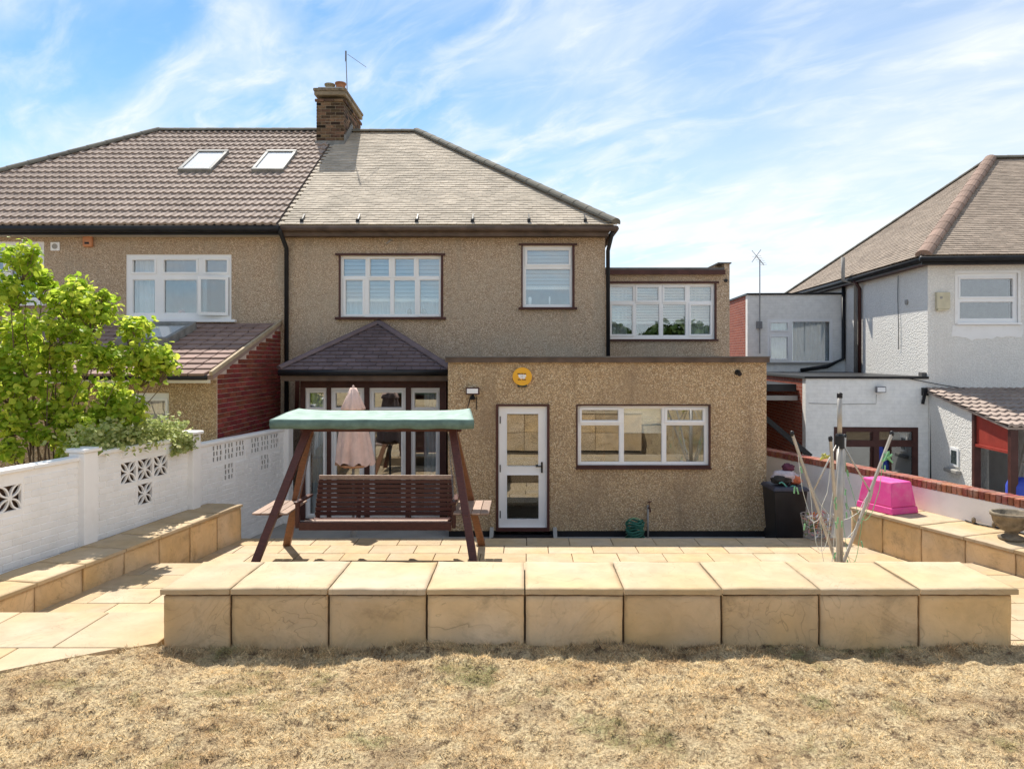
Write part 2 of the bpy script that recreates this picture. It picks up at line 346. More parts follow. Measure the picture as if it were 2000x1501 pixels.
def leafmat(name, c1, c2, tr=.45):
    t = NT(name); r = t.rnd(True); c = t.ramp(r, [(0, c1), (.7, tuple((a+b)/2 for a, b in zip(c1, c2))), (1, c2)])
    t.done(c, .5, None, .3); tl = t.n('ShaderNodeBsdfTranslucent', Color=c); ms = t.n('ShaderNodeMixShader'); ms.inputs[0].default_value = tr
    t.t.links.new(t.b.outputs[0], ms.inputs[1]); t.set(ms.inputs[2], tl.outputs[0]); t.t.links.new(ms.outputs[0], t.o.inputs[0]); return t.m
M_leaf = leafmat('lime_leaf', (.24,.40,.025), (.82,.85,.13), .62); M_ivy = leafmat('variegated_leaf', (.26,.34,.08), (.72,.72,.34), .45)
M_bark = plain('bark', (.17,.12,.08), .9, .3, 12, .6, 40)
def grassmat(name, blade):
    t = NT(name); big = t.noise(3.2, 6, .65, .3); c = t.ramp(big, [(.28, (.48,.33,.18)), (.40, (.74,.54,.30)), (.55, (.88,.70,.42)), (.72, (.88,.63,.32))])
    g = t.mapr(t.noise(1.7, 6, .68), .55, .66, 0, .7); c = t.mix(g, c, (.24,.27,.09)); c = t.mix(t.mapr(t.noise(1.3, 7, .72, .4, t.pos(True)), .54, .64, 0, .8), c, (.36,.26,.165))
    d = t.mapr(t.noise(10, 7, .8), .53, .62, 0, .92); c = t.mix(d, c, (.13,.08,.05))
    if blade:
        k = t.mapr(t.rnd(True), 0, 1, .42, 1.3); c = t.n('ShaderNodeHueSaturation', Color=c, Value=k).outputs[0]
        t.done(c, .6, None, .3); tl = t.n('ShaderNodeBsdfTranslucent', Color=c); ms = t.n('ShaderNodeMixShader'); ms.inputs[0].default_value = .4
        t.t.links.new(t.b.outputs[0], ms.inputs[1]); t.set(ms.inputs[2], tl.outputs[0]); t.t.links.new(ms.outputs[0], t.o.inputs[0]); return t.m
    c = t.mix(t.mapr(t.noise(60, 4, .7), .42, .66), c, (.30,.20,.115)); return t.done(c, .95, t.bump(t.noise(60, 6, .75), 1., .035), .1)
M_grass = grassmat('dry_grass_blade', True); M_lawn = grassmat('dry_lawn', False)
# ================================================================ THE SETTING
PAT, MID, LOW = R(-2.60), R(-2.38), R(-2.88)          # patio, middle terrace, passage by the house
struct(MB().box(-400, 400, -300, 600, -2.2, R(-3.15)).build('ground', M_earth))
struct(MB().box(-1.9, 3.9, 10.25, 16, R(-3.1), LOW).add([(-4.9,10.3,LOW),(-1.9,10.3,LOW),(-1.9,13.6,LOW),(-4.2,13.6,LOW)], [(0,1,2,3)]).build('passage_floor', M_conc))
# lawn: uneven sheet, clumped
def lawn_h(x, y):
    return (-.0+.014*np.sin(2.1*x+1.3*np.sin(1.7*y))+.012*np.sin(23*x+4*np.sin(17*y))*np.sin(21*y+3*np.sin(13*x))+.014*np.sin(5.3*y+2*np.sin(3.1*x))+.016*np.sin(11*x+3*np.sin(6*y))*np.sin(9*y+1)-.02)
EDGE = [(-2.21, 4.36), (-2.45, 4.26), (-2.9, 3.97), (-3.5, 3.55), (-4.6, 2.6)]        # where paving meets lawn on the left
def edge_y(x): return float(np.interp(-x, [-p[0] for p in EDGE], [p[1] for p in EDGE]))
gx = np.arange(-6, 7.01, .035); gy = np.arange(-.5, 4.41, .035); vs = []; fs = []
for j, y in enumerate(gy):
    for i, x in enumerate(gx): vs.append((x, y if y < 4.36 else 4.40, (float(lawn_h(x, y))+.006*random.uniform(-1, 1)) if x > -2.25 or y < edge_y(x)-.03 else -.07))
nx = len(gx); fs = [(j*nx+i, j*nx+i+1, (j+1)*nx+i+1, (j+1)*nx+i) for j in range(len(gy)-1) for i in range(nx-1)]
n0 = len(vs); vs += [(-14,-30,-.02),(14,-30,-.02),(14,-.5,-.02),(-14,-.5,-.02), (-6,4.40,-1.4),(7,4.40,-1.4),(-6,4.40,-.05),(7,4.40,-.05)]; fs += [(n0,n0+1,n0+2,n0+3), (n0+4,n0+5,n0+7,n0+6)]
me = bpy.data.meshes.new('lawn'); me.from_pydata(vs, [], fs); me.polygons.foreach_set('use_smooth', [True]*len(me.polygons)); struct(link('lawn', me, M_lawn))
# grass blades
def blades(n, x0, x1, y0, y1, lmin, lmax, wid):
    x = rng.uniform(x0, x1, n); y = rng.uniform(y0, y1, n)
    den = np.sin(3.1*x+2*np.sin(2.3*y))*np.sin(4.7*y+1.5*np.sin(3.9*x)) + .7*np.sin(13*x+2*np.sin(9*y))*np.sin(12*y+3*np.sin(7*x))
    keep = (rng.uniform(-1.4, 1.0, n) < den+.75); ey = np.interp(-x, [-p[0] for p in EDGE], [p[1] for p in EDGE]); keep &= (x > -2.2) | (y < ey-.01+.03*rng.uniform(-1, 1, n))
    x, y, den = x[keep], y[keep], den[keep]; n = len(x); z = lawn_h(x, y)
    a = rng.uniform(0, 2*math.pi, n); ln = rng.uniform(lmin, lmax, n)*(1+.3*np.clip(den, -1, 1)); tilt = rng.uniform(.55, 1.45, n)
    d = np.stack([np.cos(a)*np.sin(tilt), np.sin(a)*np.sin(tilt), np.cos(tilt)], 1)*ln[:, None]
    b = rng.uniform(0, 2*math.pi, n); w = np.stack([np.cos(b), np.sin(b), np.zeros(n)], 1)*wid*rng.uniform(.6, 1.4, n)[:, None]
    p = np.stack([x, y, z-.003], 1); return np.stack([p-w, p+w, p+d], 1).reshape(-1, 3)
B = np.concatenate([blades(210000, -3.6, 3.9, 2.7, 4.38, .010, .034, .0024), blades(7000, -2.2, 3.2, 4.25, 4.385, .02, .06, .0024), blades(60000, -5, 6.5, .2, 2.7, .02, .05, .003)])
nb = len(B)//3; me = bpy.data.meshes.new('grass'); me.vertices.add(len(B)); me.vertices.foreach_set('co', B.astype(np.float32).ravel())
me.loops.add(len(B)); me.loops.foreach_set('vertex_index', np.arange(len(B), dtype=np.int32)); me.polygons.add(nb); me.polygons.foreach_set('loop_start', np.arange(0, len(B), 3, dtype=np.int32)); me.update(calc_edges=True); me.validate()
o = stuff(link('grass', me, M_grass)); tag(o, 'dry straw coloured grass covering the lawn', 'grass')
# paving: slabs laid row by row on a bed
def pave(name, xa, xb, y0, y1, z, rowd, w, inside, seed, extra=None):
    bed = MB(); bed.add([(xa, y0, z-.045), (xb, y0, z-.045), (xb, y1, z-.045), (xa, y1, z-.045), (xa, y0, z-.9), (xb, y0, z-.9), (xb, y1, z-.9), (xa, y1, z-.9)], [(0,1,2,3),(0,4,5,1),(1,5,6,2),(2,6,7,3),(3,7,4,0)])
    base = struct(bed.build(name, M_grout)); rr = random.Random(seed)
    nr = round((y1-y0)/rowd); rd = (y1-y0)/nr; full = MB().cbox(w-.009, rd-.009, .05, .004).mesh('slab'); 
    for j in range(nr):
        x = xa-(j % 2)*w/2-rr.random()*.05
        while x < xb:
            a, b = max(x, xa), min(x+w, xb)
            if b-a > .08 and inside((a+b)/2, y0+(j+.5)*rd):
                if b-a > w-.01: link('slab', full, M_cream, base, Matrix.Translation(((a+b)/2, y0+(j+.5)*rd, z-.025+rr.uniform(-.002, .002))) @ Matrix.Rotation(rr.uniform(-.004, .004), 4, 'X'))
                else: link('slab', MB().cbox(b-a-.009, rd-.009, .05, .004).mesh('slab'), M_cream, base, Matrix.Translation(((a+b)/2, y0+(j+.5)*rd, z-.025)))
            x += w
    return base
pave('patio', -4.75, 5.3, 8.30, 10.31, PAT, .40, .60, lambda x, y: True, 1)
pave('middle_terrace', -5.1, 6.2, 5.58, 8.295, MID, .45, .60, lambda x, y: True, 2)
for k, (a, b, z) in enumerate(((5.23, 5.575, R(-2.17)), (4.885, 5.225, R(-1.955)))): pave('step', -4.9, -2.23, a, b, z, .36, .60, lambda x, y: True, 5+k)
# upper path follows the lawn's curved edge: slabs clipped along it
bed = MB(); ys = 4.88; xs_ = list(np.linspace(-5.45, -2.22, 20))
bed.add([(x, edge_y(x), -.04) for x in xs_]+[(x, ys, -.04) for x in xs_]+[(x, ys, -.9) for x in xs_], [(i, i+1, 20+i+1, 20+i) for i in range(19)]+[(20+i+1, 20+i, 40+i, 40+i+1) for i in range(19)])
path = struct(bed.build('upper_path', M_grout))
for j in range(5):
    y1 = ys-j*.6
    for i in range(8):
        a, b = -2.22-(i+1)*.6-(.2*(j % 2)), -2.22-i*.6-(.2*(j % 2)); b = min(b, -2.225)
        if a < -5.6: continue
        lo = max(y1-.6, edge_y((a+b)/2) - .5); 
        if lo > y1-.05: continue
        m = MB(); bm = bmesh.new(); tmp = MB().cbox(b-a-.008, .592, .05, .004, (a+b)/2, y1-.3, -.018).mesh('slab'); bm.from_mesh(tmp)
        pts = [p for p in EDGE if a-.6 < p[0] < b+.6] or EDGE
        ea, eb = edge_y(a), edge_y(b); dirv = Vector((b-a, eb-ea, 0)).normalized(); no = Vector((dirv.y, -dirv.x, 0))
        bmesh.ops.bisect_plane(bm, geom=bm.verts[:]+bm.edges[:]+bm.faces[:], plane_co=(a, ea, 0), plane_no=no, clear_outer=True)
        if len(bm.faces) > 3:
            bmesh.ops.holes_fill(bm, edges=[e for e in bm.edges if e.is_boundary]); bm.to_mesh(tmp); link('slab', tmp, M_cream, path)
        bm.free()
# ================================================================ SLAB BENCHES
from mathutils import noise as mnoise
def slab_piece(sx, sy, sz, c=.005): return MB().cbox(sx, sy, sz, c).mesh('slab')
def riven_slab(sx, sy, sz, face, relief=.006, seed=0, na=16, nb=8):
    """a slab with a hand-cast riven face and uneven edges; face: 'top' or 'front' (-y)"""
    A, Bv, th = (sx, sy, sz) if face == 'top' else (sx, sz, sy); o = Vector((seed*3.7, seed*1.3, 0)); vs = []; m = MB()
    def hgt(u, v):
        p = Vector((u*A*3.2, v*Bv*3.2, 0))+o; b = mnoise.noise(p+.6*mnoise.noise_vector(p*1.3)); st = math.floor(b*4)/4
        return relief*(.55*st+.45*b+.18*mnoise.noise(p*5))
    for j in range(nb+1):
        for i in range(na+1):
            u, v = i/na-.5, j/nb-.5; ed = min(.5-abs(u), .5-abs(v)); x, y = u*A, v*Bv
            if i in (0, na): x += .0022*mnoise.noise(Vector((seed*2.1+i, y*22, 1)))
            if j in (0, nb): y += .0035*mnoise.noise(Vector((x*16, seed*1.7+j, 2)))
            vs.append((x, y, th/2+hgt(u, v)-(.005 if ed < .001 else 0)))
    n1 = len(vs); idx = lambda i, j: j*(na+1)+i
    fs = [(idx(i, j), idx(i+1, j), idx(i+1, j+1), idx(i, j+1)) for j in range(nb) for i in range(na)]
    loop = [idx(i, 0) for i in range(na+1)]+[idx(na, j) for j in range(1, nb+1)]+[idx(i, nb) for i in range(na-1, -1, -1)]+[idx(0, j) for j in range(nb-1, 0, -1)]; Lp = len(loop)
    vs += [(vs[k][0], vs[k][1], -th/2+(.003 if face == 'top' else 0)*mnoise.noise(Vector((vs[k][0]*20, seed, 5)))) for k in loop]
    fs += [(loop[(k+1) % Lp], loop[k], n1+k, n1+(k+1) % Lp) for k in range(Lp)]+[tuple(n1+k for k in range(Lp))[::-1]]
    if face == 'front': vs = [(x, -z, y) for x, y, z in vs]
    m.add(vs, fs); me = m.mesh('slab'); me.polygons.foreach_set('use_smooth', [k < na*nb for k in range(len(me.polygons))]); return me
XL, XR, Y0, Y1 = X(317, 4.375), X(1979, 4.375), 4.375, 4.95
TOP = R(-1.409)
t = thing('retaining_wall', ((XL+XR)/2, Y0, 0), 'low cream stone slab wall between the dry lawn and the sunken patio', 'wall')
MB().box(XL+.02, XR-.02, Y0+.03, Y1-.03, MID-.1, TOP-.05).build('core', M_grout, t)
joints = [317, 450, 641, 833, 1025, 1218, 1410, 1601, 1796, 1979]; jx = [X(p, Y0) for p in joints]
rr = random.Random(3)
for a, b in zip(jx, jx[1:]):
    w = b-a; zt = TOP-.045; hgt = zt-.005+.16
    link('face_slab', riven_slab(w-.014, .04, hgt, 'front', .010, rr.random()*50, 22, 12), M_creamlift, t, Matrix.Translation(((a+b)/2, Y0+.022+rr.uniform(-.002,.002), zt-.004-hgt/2)) @ Matrix.Rotation(rr.uniform(-.006,.006), 4, 'Y'))
    a2, b2 = a-(.0 if a > jx[0] else .012), b+(0 if b < jx[-1] else .03)
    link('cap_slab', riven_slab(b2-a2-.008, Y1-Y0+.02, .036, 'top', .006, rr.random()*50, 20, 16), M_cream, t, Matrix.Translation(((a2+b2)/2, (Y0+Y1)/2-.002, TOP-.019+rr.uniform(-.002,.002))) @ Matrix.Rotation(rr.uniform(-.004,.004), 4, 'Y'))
    for k in range(2):
        zh = (zt-.004-MID)/2
        link('rear_slab', slab_piece(w-.012, .04, zh-.012), M_creamlift, t, Matrix.Translation(((a+b)/2, Y1-.022, MID+zh*(k+.5))))
for sgn, xe in ((1, XR), (-1, XL)):
    for k in range(2): link('end_slab', slab_piece(.04, Y1-Y0-.085, (TOP-.05-MID)/2-.01), M_creamlift, t, Matrix.Translation((xe-sgn*.021, (Y0+Y1)/2, MID+(TOP-.05-MID)/2*(k+.5))))
def bench(x0, y0, x1, y1, depth, side, zt, label, ends):     # front line (x0,y0)-(x1,y1), body lies on 'side'
    p, q = Vector((x0, y0, 0)), Vector((x1, y1, 0)); d = (q-p).normalized(); n = Vector((-d.y, d.x, 0))*side; Lg = (q-p).length
    t = thing('slab_bench', (x0, y0, PAT), label, 'bench'); A = frameM((x0, y0, 0), d, n, Vector((0,0,1)))
    MB(A).box(0, Lg-.02, .03, depth, PAT-.1, zt-.045).build('core', M_grout, t)
    s = 0; rr = random.Random(int(x0*100)); 
    while s < Lg-.1:
        w = min(.60, Lg-s); hgt = zt-.045-PAT+.05
        M = A @ Matrix.Translation((s+w/2, .02+rr.uniform(-.003,.003), zt-.047-hgt/2)); link('face_slab', riven_slab(w-.013, .04, hgt, 'front', .012, rr.random()*50, 18, 14), M_creamlift, t, M)
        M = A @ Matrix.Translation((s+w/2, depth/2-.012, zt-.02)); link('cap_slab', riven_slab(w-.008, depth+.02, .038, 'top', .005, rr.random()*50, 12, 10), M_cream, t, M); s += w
    hgt = zt-.045-PAT+.05
    if ends: link('end_slab', slab_piece(.04, depth-.05, hgt), M_creamlift, t, A @ Matrix.Translation((Lg, depth/2+.02, zt-.047-hgt/2)))
    return t
BZ = R(-2.095)
lb = lambda d: -4.615+.146*(d-6.31); rb = lambda d: 4.57-.358*(d-10.03)
bench(lb(4.9), 4.9, lb(10.25), 10.25, .545, 1, BZ, 'long cream slab bench along the foot of the white brick wall', True)
bench(rb(5.0), 5.0, rb(10.03), 10.03, .80, -1, BZ, 'cream slab bench carrying the pink tub along the right boundary', True)
# ================================================================ LEFT WHITE WALL
M_darkback = plain('unpainted_block', (.085,.05,.035), .95, .3)
wx = lambda d: -5.17+.189*(d-7.07)
d0, d1 = 3.0, 12.6
P0 = Vector((wx(d0), d0, 0)); dv = Vector((.189, 1, 0)).normalized(); nv = Vector((dv.y, -dv.x, 0)); SL = math.sqrt(1+.189**2)
WA = frameM(P0, dv, nv, Vector((0,0,1)))         # local: along, out towards our garden, up
al = lambda d: (d-d0)*SL
t = thing('garden_wall', (wx(8), 8, R(-2.6)), 'white painted brick garden wall with pierced screen blocks on the left', 'wall')
TH = .11; secs = [(al(3.0), al(8.10), R(-1.115)), (al(8.10), al(9.97), R(-1.09)), (al(9.97), al(12.55), R(-1.225))]
holes = []     # (centre along, centre z)
BS = .29
for c, zs in ((6.9, 0), (9.07, 0), (10.84, .0), (11.83, .0)):
    for k in (-1, 0, 1): holes.append((al(c)+k*BS, R(-1.415)))
    holes.append((al(c), R(-1.415)-BS-.02))
WM = WA @ Matrix(((1,0,0,0),(0,-1,0,0),(0,0,1,0),(0,0,0,1)))
core = MB(WM)
for a, b, zt in secs: core.panel(a, b, R(-3.0), zt-.05, .006, TH-.006, [(h[0]-BS/2, h[0]+BS/2, h[1]-BS/2, h[1]+BS/2) for h in holes if a < h[0] < b])
core.build('mortar_core', M_pwhite, t)
bricks = []
for a, b, zt in secs:
    z = R(-2.95); j = 0
    while z+.066 < zt-.05:
        x = a-(j % 2)*.1125
        while x < b:
            u, v = max(x, a), min(x+.225, b)
            segs = [(u, v)]
            for h in holes:
                if abs(z+.033-h[1]) < BS/2+.028:
                    ns = []
                    for (p, q) in segs:
                        l, r = h[0]-BS/2-.004, h[0]+BS/2+.004
                        if q <= l or p >= r: ns.append((p, q))
                        else:
                            if p < l: ns.append((p, l))
                            if q > r: ns.append((r, q))
                    segs = ns
            for p, q in segs:
                if q-p > .02: bricks.append((p, q, z))
            x += .225
        z += .075; j += 1
vis = [b for b in bricks if b[0] > al(6.9) and b[2] > R(-2.12) and b[0] < al(10.2)] 
vis.sort(key=lambda b: b[0]); near = set(map(id, vis[:300]))
cache = {}
def brick_mesh(w):
    k = round(w, 2)
    if k not in cache: cache[k] = MB().cbox(k-.008, .02, .067, .004).mesh('brick')
    return cache[k]
rest = []; rr = random.Random(9)
for b in bricks:
    w = round(b[1]-b[0], 2); M = WM @ Matrix.Translation(((b[0]+b[1])/2, .0105-rr.uniform(0, .003), b[2]+.034)) @ Matrix.Rotation(rr.uniform(-.008, .008), 4, 'Z')
    if id(b) in near: link('brick', brick_mesh(w), M_pwhite, t, M)
    else: rest.append(M @ Matrix.Scale((w-.008)/.217, 4, (1,0,0)))
bb = MB().cbox(.217, .02, .067, .004); stuff(np_join('far_bricks', bb.v, bb.f, rest, M_pwhite, t))
# pierced block: square rim and four pairs of curved ribs
def screen_block():
    m = MB(); h = BS/2; e = .018; y0, y1 = .004, .04
    m.box(-h, h, y0, y1, h-e, h); m.box(-h, h, y0, y1, -h, -h+e); m.box(-h, -h+e, y0, y1, -h+e, h-e); m.box(h-e, h, y0, y1, -h+e, h-e)
    for q in range(4):
        a = math.pi/4+q*math.pi/2; D = Vector((math.cos(a), math.sin(a))); Nn = Vector((-D.y, D.x)); R_ = h*1.36
        for sg in (-1, 1):
            pts = []
            for k in range(7):
                s_ = k/6; pts.append(D*(R_*(.04+.94*s_))+Nn*sg*(.036*math.sin(math.pi*s_)))
            for k in range(6):
                p, q2 = pts[k], pts[k+1]; dd = (q2-p).normalized()*.002; w = Vector((-dd.y, dd.x)).normalized()*.0085; yy0, yy1 = y0+.004+.0006*k, y1-.004-.0006*k
                poly = [p-w-dd, p+w-dd, q2+w+dd, q2-w+dd]
                m.add([(v.x, yy0, v.y) for v in poly]+[(v.x, yy1, v.y) for v in poly], [(0,3,2,1),(4,5,6,7),(0,1,5,4),(1,2,6,5),(2,3,7,6),(3,0,4,7)])
    m.box(-.022, .022, y0+.001, y1-.001, -.022, .022)
    return m.mesh('screen_block')
def slit_block():
    m = MB(); h = BS/2; hl = [(-h+.03+i*.083, -h+.03+i*.083+.05, -h+.03+j*.083, -h+.03+j*.083+.064) for i in range(3) for j in range(3)]
    hl = [(a+(.012 if (k % 2) else 0), b-(0 if k % 2 else .014), c, d) for k, (a, b, c, d) in enumerate(hl)]
    return m.panel(-h, h, -h, h, .004, .018, hl).mesh('screen_block')
sb, sb2 = screen_block(), slit_block()
bkm = MB().box(-BS/2+.001, BS/2-.001, .062, .09, -BS/2+.001, BS/2-.001).mesh('block_back')
for h in holes:
    o = link('screen_block', sb if h[0] < al(10) else sb2, M_pwhite, t, WM @ Matrix.Translation((h[0], 0, h[1]))); link('block_back', bkm, M_darkback, t, WM @ Matrix.Translation((h[0], 0, h[1])))
for a, b, zt in secs:
    s = a+.02
    while s < b-.05:
        w = min(.9, b-s); link('coping', MB().cbox(w-.006, TH+.05, .05, .01).mesh('coping'), M_pwhite, t, WM @ Matrix.Translation((s+w/2, TH/2, zt-.025))); s += w
for c, zt, w in ((8.12, R(-1.075), .20), (9.97, R(-1.075), .17), (12.50, R(-1.20), .17)):
    link('pier', MB().cbox(w, TH+.10, zt-R(-3.0), .008).mesh('pier'), M_pwhite, t, WM @ Matrix.Translation((al(c), TH/2-.03, (zt+R(-3.0))/2)))
    link('pier_cap', MB().cbox(w+.06, TH+.16, .045, .01).mesh('pier_cap'), M_pwhite, t, WM @ Matrix.Translation((al(c), TH/2-.03, zt+.026)))
# ================================================================ RIGHT BOUNDARY WALL
rx = lambda d: 4.67+(12.2-d)*.331
ra, rz = 5.0, 15.0; Q0 = Vector((rx(ra), ra, 0)); dv2 = Vector((-.331, 1, 0)).normalized(); nv2 = Vector((dv2.y, -dv2.x, 0)); RA = frameM(Q0, dv2, nv2, Vector((0,0,1)))
LR = (rz-ra)*math.sqrt(1+.331**2); ZT = R(-1.682)
t = thing('garden_wall', (rx(9), 9, R(-2.6)), 'low white rendered boundary wall topped with red bricks on edge', 'wall')
MB(RA).box(0, LR, 0, .20, R(-3.1), ZT-.105).build('render_face', M_pwhite2, t, bevel=.01)
MB(RA).box(0, LR, .02, .19, ZT-.1055, ZT-.008).build('mortar_bed', M_mortar, t)
cbk = MB().cbox(.066, .225, .10, .005).mesh('brick'); n = int(LR/.077); rr = random.Random(4)
for k in range(n): link('brick', cbk, M_cop, t, RA @ Matrix.Translation((.04+k*.077, .10, ZT-.052+rr.uniform(-.003,.003))) @ Matrix.Rotation(rr.uniform(-.02,.02), 4, 'Z'))
# ================================================================ BUILDING HELPERS
def window(parent, outer, glassr, d, name='window', m=None, T=None, depth=.07, inset=.05, proud=(), blind=None, curtains=None, mg=None, sash=.022):
    """outer / glass rects in wall coordinates (x0,x1,z0,z1); the frame front sits 'inset' behind the wall face d"""
    m = m or M_white; y = d+inset
    w = MB(T).panel(*outer, y, y+depth, glassr).build(name, m, parent)
    for k, g in enumerate(glassr):
        a, b, c, e = g
        if k in proud: MB(T).panel(a-sash-.012, b+sash+.012, c-sash-.012, e+sash+.012, y-.016, y+.002, [(a+.004, b-.004, c+.004, e-.004)]).build('sash', m, w, bevel=.004)
        MB(T).panel(a-.001, b+.001, c-.001, e+.001, y+.018, y+.03, [(a+.009, b-.009, c+.009, e-.009)]).build('bead', m, w)
        MB(T).box(a-.003, b+.003, y+.036, y+.042, c-.003, e+.003).build('pane', mg or M_glass, w)
    return w
def slat_blind(w, x0, x1, z0, z1, y, T=None, pitch=.05, m=None):
    b = MB(T); z = z1
    while z > z0+.03:
        b.add([(x0,y,z),(x1,y,z),(x1,y+.022,z-pitch*.74),(x0,y+.022,z-pitch*.74),(x0,y+.003,z),(x1,y+.003,z),(x1,y+.025,z-pitch*.74),(x0,y+.025,z-pitch*.74)], [(0,3,2,1),(4,5,6,7),(0,1,5,4),(3,7,6,2)]); z -= pitch
    s_ = b.build('blind', m or M_slat, w); MB(T).box(x0, x1, y-.012, y+.03, z0-.035, z0+.02).build('blind_rail', M_blind, w); return s_
def curtain(w, x0, x1, z0, z1, y, T=None, m=None, amp=.03, wl=.09):
    n = max(8, int((x1-x0)/.012)); b = MB(T); vs = []; ph = random.random()*6
    for i in range(n+1):
        x = x0+(x1-x0)*i/n; yy = y+amp*math.sin(2*math.pi*x/wl+ph+.8*math.sin(9*x))
        vs += [(x, yy, z0), (x, yy*.5+y*.5, z1)]
    b.add(vs, [(2*i, 2*i+2, 2*i+3, 2*i+1) for i in range(n)])
    return b.build('curtain', m or M_curtain, w, smooth=True)
def roman_tile(w=.30, L=.40, th=.048, roll=.030, seg=10):
    vs = []; fs = []
    for i in range(seg+1):
        s = i/seg; x = (s-.5)*w; h = roll*(max(0, math.sin(2*math.pi*s*2-.6))**1.0)*(1 if True else 0)
        vs += [(x, 0, th+h), (x, L, .004+h), (x, 0, h-.004)]
    for i in range(seg):
        a, b = 3*i, 3*(i+1); fs += [(a, b, b+1, a+1), (a+2, b+2, b, a)]
    return vs, fs
def plain_tile(w=.165, L=.14, th=.017):
    h = w/2-.0015
    return [(-h,0,th),(h,0,th),(h,L,.002),(-h,L,.002),(-h,0,-.003),(h,0,-.003)], [(0,1,2,3),(4,5,1,0)]
def flat_tile(w=.30, L=.34, th=.02, gap=.0055):
    h = w/2-gap
    return [(-h,0,th),(h,0,th),(h,L,.003),(-h,L,.003),(-h,0,-.004),(h,0,-.004),(-h,L,-.004),(h,L,-.004)], [(0,1,2,3),(4,5,1,0),(4,0,3,6),(1,5,7,2)]
def tile_field(O, U, Vv, ulen, vlen, inside, w, gauge, tile, jitter, seed, stagger=True):
    """matrices of tiles on a slope: O origin at the eave, U along it, Vv up the slope"""
    Nn = U.cross(Vv).normalized(); rr = random.Random(seed); out = []; nr = int(vlen/gauge)+1
    for j in range(nr):
        x = -w*(j % 2)/2 if stagger else 0
        while x < ulen+w:
            u, v = x+w/2, j*gauge
            if inside(u, v+gauge*.5, w):
                o = O+U*u+Vv*v+Nn*(.004+rr.uniform(0, jitter)); a = rr.uniform(-1, 1)*jitter*1.2
                xa = (U+Nn*a).normalized(); za = xa.cross(Vv).normalized(); out.append((j, u, v, frameM(o, xa, Vv, za)))
            x += w
    return out
def ridge_caps(parent, p, q, r, m, name='ridge_tile', length=.42, n=8, lift=.0):
    p, q = Vector(p), Vector(q); d = q-p; k = max(1, round(d.length/length)); d.normalize(); up = Vector((0,0,1)); s = d.cross(up).normalized(); up = s.cross(d)
    step = (Vector(q)-p).length/k; mb = MB()
    for e in range(2):
        for i in range(n+1):
            a = math.pi*i/n; mb.add([(r*(1.0+.06*(1-e))*math.cos(a), e*(step+.02), r*.75*(1.0+.06*(1-e))*math.sin(a))], [])
    mb.f = [(i, i+1, n+2+i, n+1+i) for i in range(n)]+[tuple(range(n+1))]
    me = mb.mesh(name, False)
    for i in range(k): link(name, me, m, parent, frameM(p+d*step*i+up*lift, s, d, up))
def gutter(parent, p, q, m=None, r=.055): MB().tube([p, q], r, 8).build('gutter', m or M_black, parent, smooth=True)
def tube_part(name, pts, r, m, parent, n=8): return MB().tube(pts, r, n).build(name, m, parent, smooth=True)
# ================================================================ ROOF GEOMETRY SHARED BY THE SEMI-DETACHED PAIR
DW, DE, DR = 13.6, 13.30, 17.6
ZE, ZR = Z(437, DE), Z(258, DR); TAN = (ZR-ZE)/(DR-DE)
XC, XRR, XLR, XLC = 1.67, -2.63, X(310, DR), X(310, DR)-4.3
XP = -4.55                                     # party line
def roofpt(px, py):
    D = (ZE-EYE-DE*TAN)/((HZ-py)/F-TAN); return Vector((X(px, D), D, ZE+(D-DE)*TAN))
SLP = math.hypot(1, TAN); VV = Vector((0, 1/SLP, TAN/SLP)); VL = (DR-DE)*SLP; UU = Vector((1, 0, 0))
# ---------------------------------------------------------------- OUR HOUSE
H = thing('semi_detached_house', (-1.5, DW, LOW), 'brown pebbledash house with flat roofed extension and hipped tiled roof in the centre', 'house')
W1 = rect(664, 863.5, 499, 619, DW); W2 = rect(1020.5, 1120, 479.5, 600, DW)
bayo = (X(598, 12.7)+.1, X(858, 12.7)-.05, LOW, R(-.55))
MB().panel(XP, X(1182, DW), LOW-.1, ZE-.02, DW, DW+.28, [W1, W2, bayo]).build('wall', M_peb, H)
MB().box(X(1182, DW)-.28, X(1182, DW), DW+.2805, 21.6, LOW-.1, ZE-.02).box(XP, X(1182, DW), 21.62, 21.9, LOW-.1, ZE).build('side_wall', M_peb, H)
MB().room(XP+.1, -.6, DW+.285, 17.2, R(.15), ZE-.1).room(-.55, X(1182,DW)-.3, DW+.285, 17.2, R(.15), ZE-.1).build('upper_room', M_int, H)
MB().room(XP+.05, X(1182,DW)-.35, DW+.285, 18.5, LOW+.01, R(.1)).build('lower_room', M_int, H)
# extension
XE0, XE1, DX = X(875, 11.48), X(1497, 11.48), 11.48
EW = rect(1128, 1385, 792, 908.6, DX); ED = rect(973, 1069, 792.5, 1033, DX)
MB().panel(XE0, XE1, LOW+.10, Z(706, DX), DX, DX+.26, [EW, ED]).build('extension_wall', M_peb2, H)
MB().panel(XE0+.01, XE1-.01, LOW-.1, LOW+.10, DX+.02, DX+.25, [(ED[0]-.05, ED[1]+.05, LOW, LOW+.2)]).build('plinth', M_black, H)
MB().box(XE1-.25, XE1, DX+.261, 19.5, LOW-.1, Z(706, DX)).box(XE0, XE0+.25, DX+.261, DW, LOW-.1, Z(706, DX)).build('extension_side', M_peb2, H)
MB().box(XE0-.03, XE1+.02, DX-.04, 19.6, Z(706, DX)+.001, Z(697.5, DX)).build('extension_roof', M_dgrey, H)
MB().box(XE0-.035, XE1+.03, DX-.065, DX-.041, Z(707.5, DX), Z(698, DX)).build('fascia', M_fascia, H)
MB().box(XE0-.04, XE1+.034, DX-.08, DX-.03, Z(698, DX)+.001, Z(695.5, DX)).build('drip_trim', M_dgrey, H)
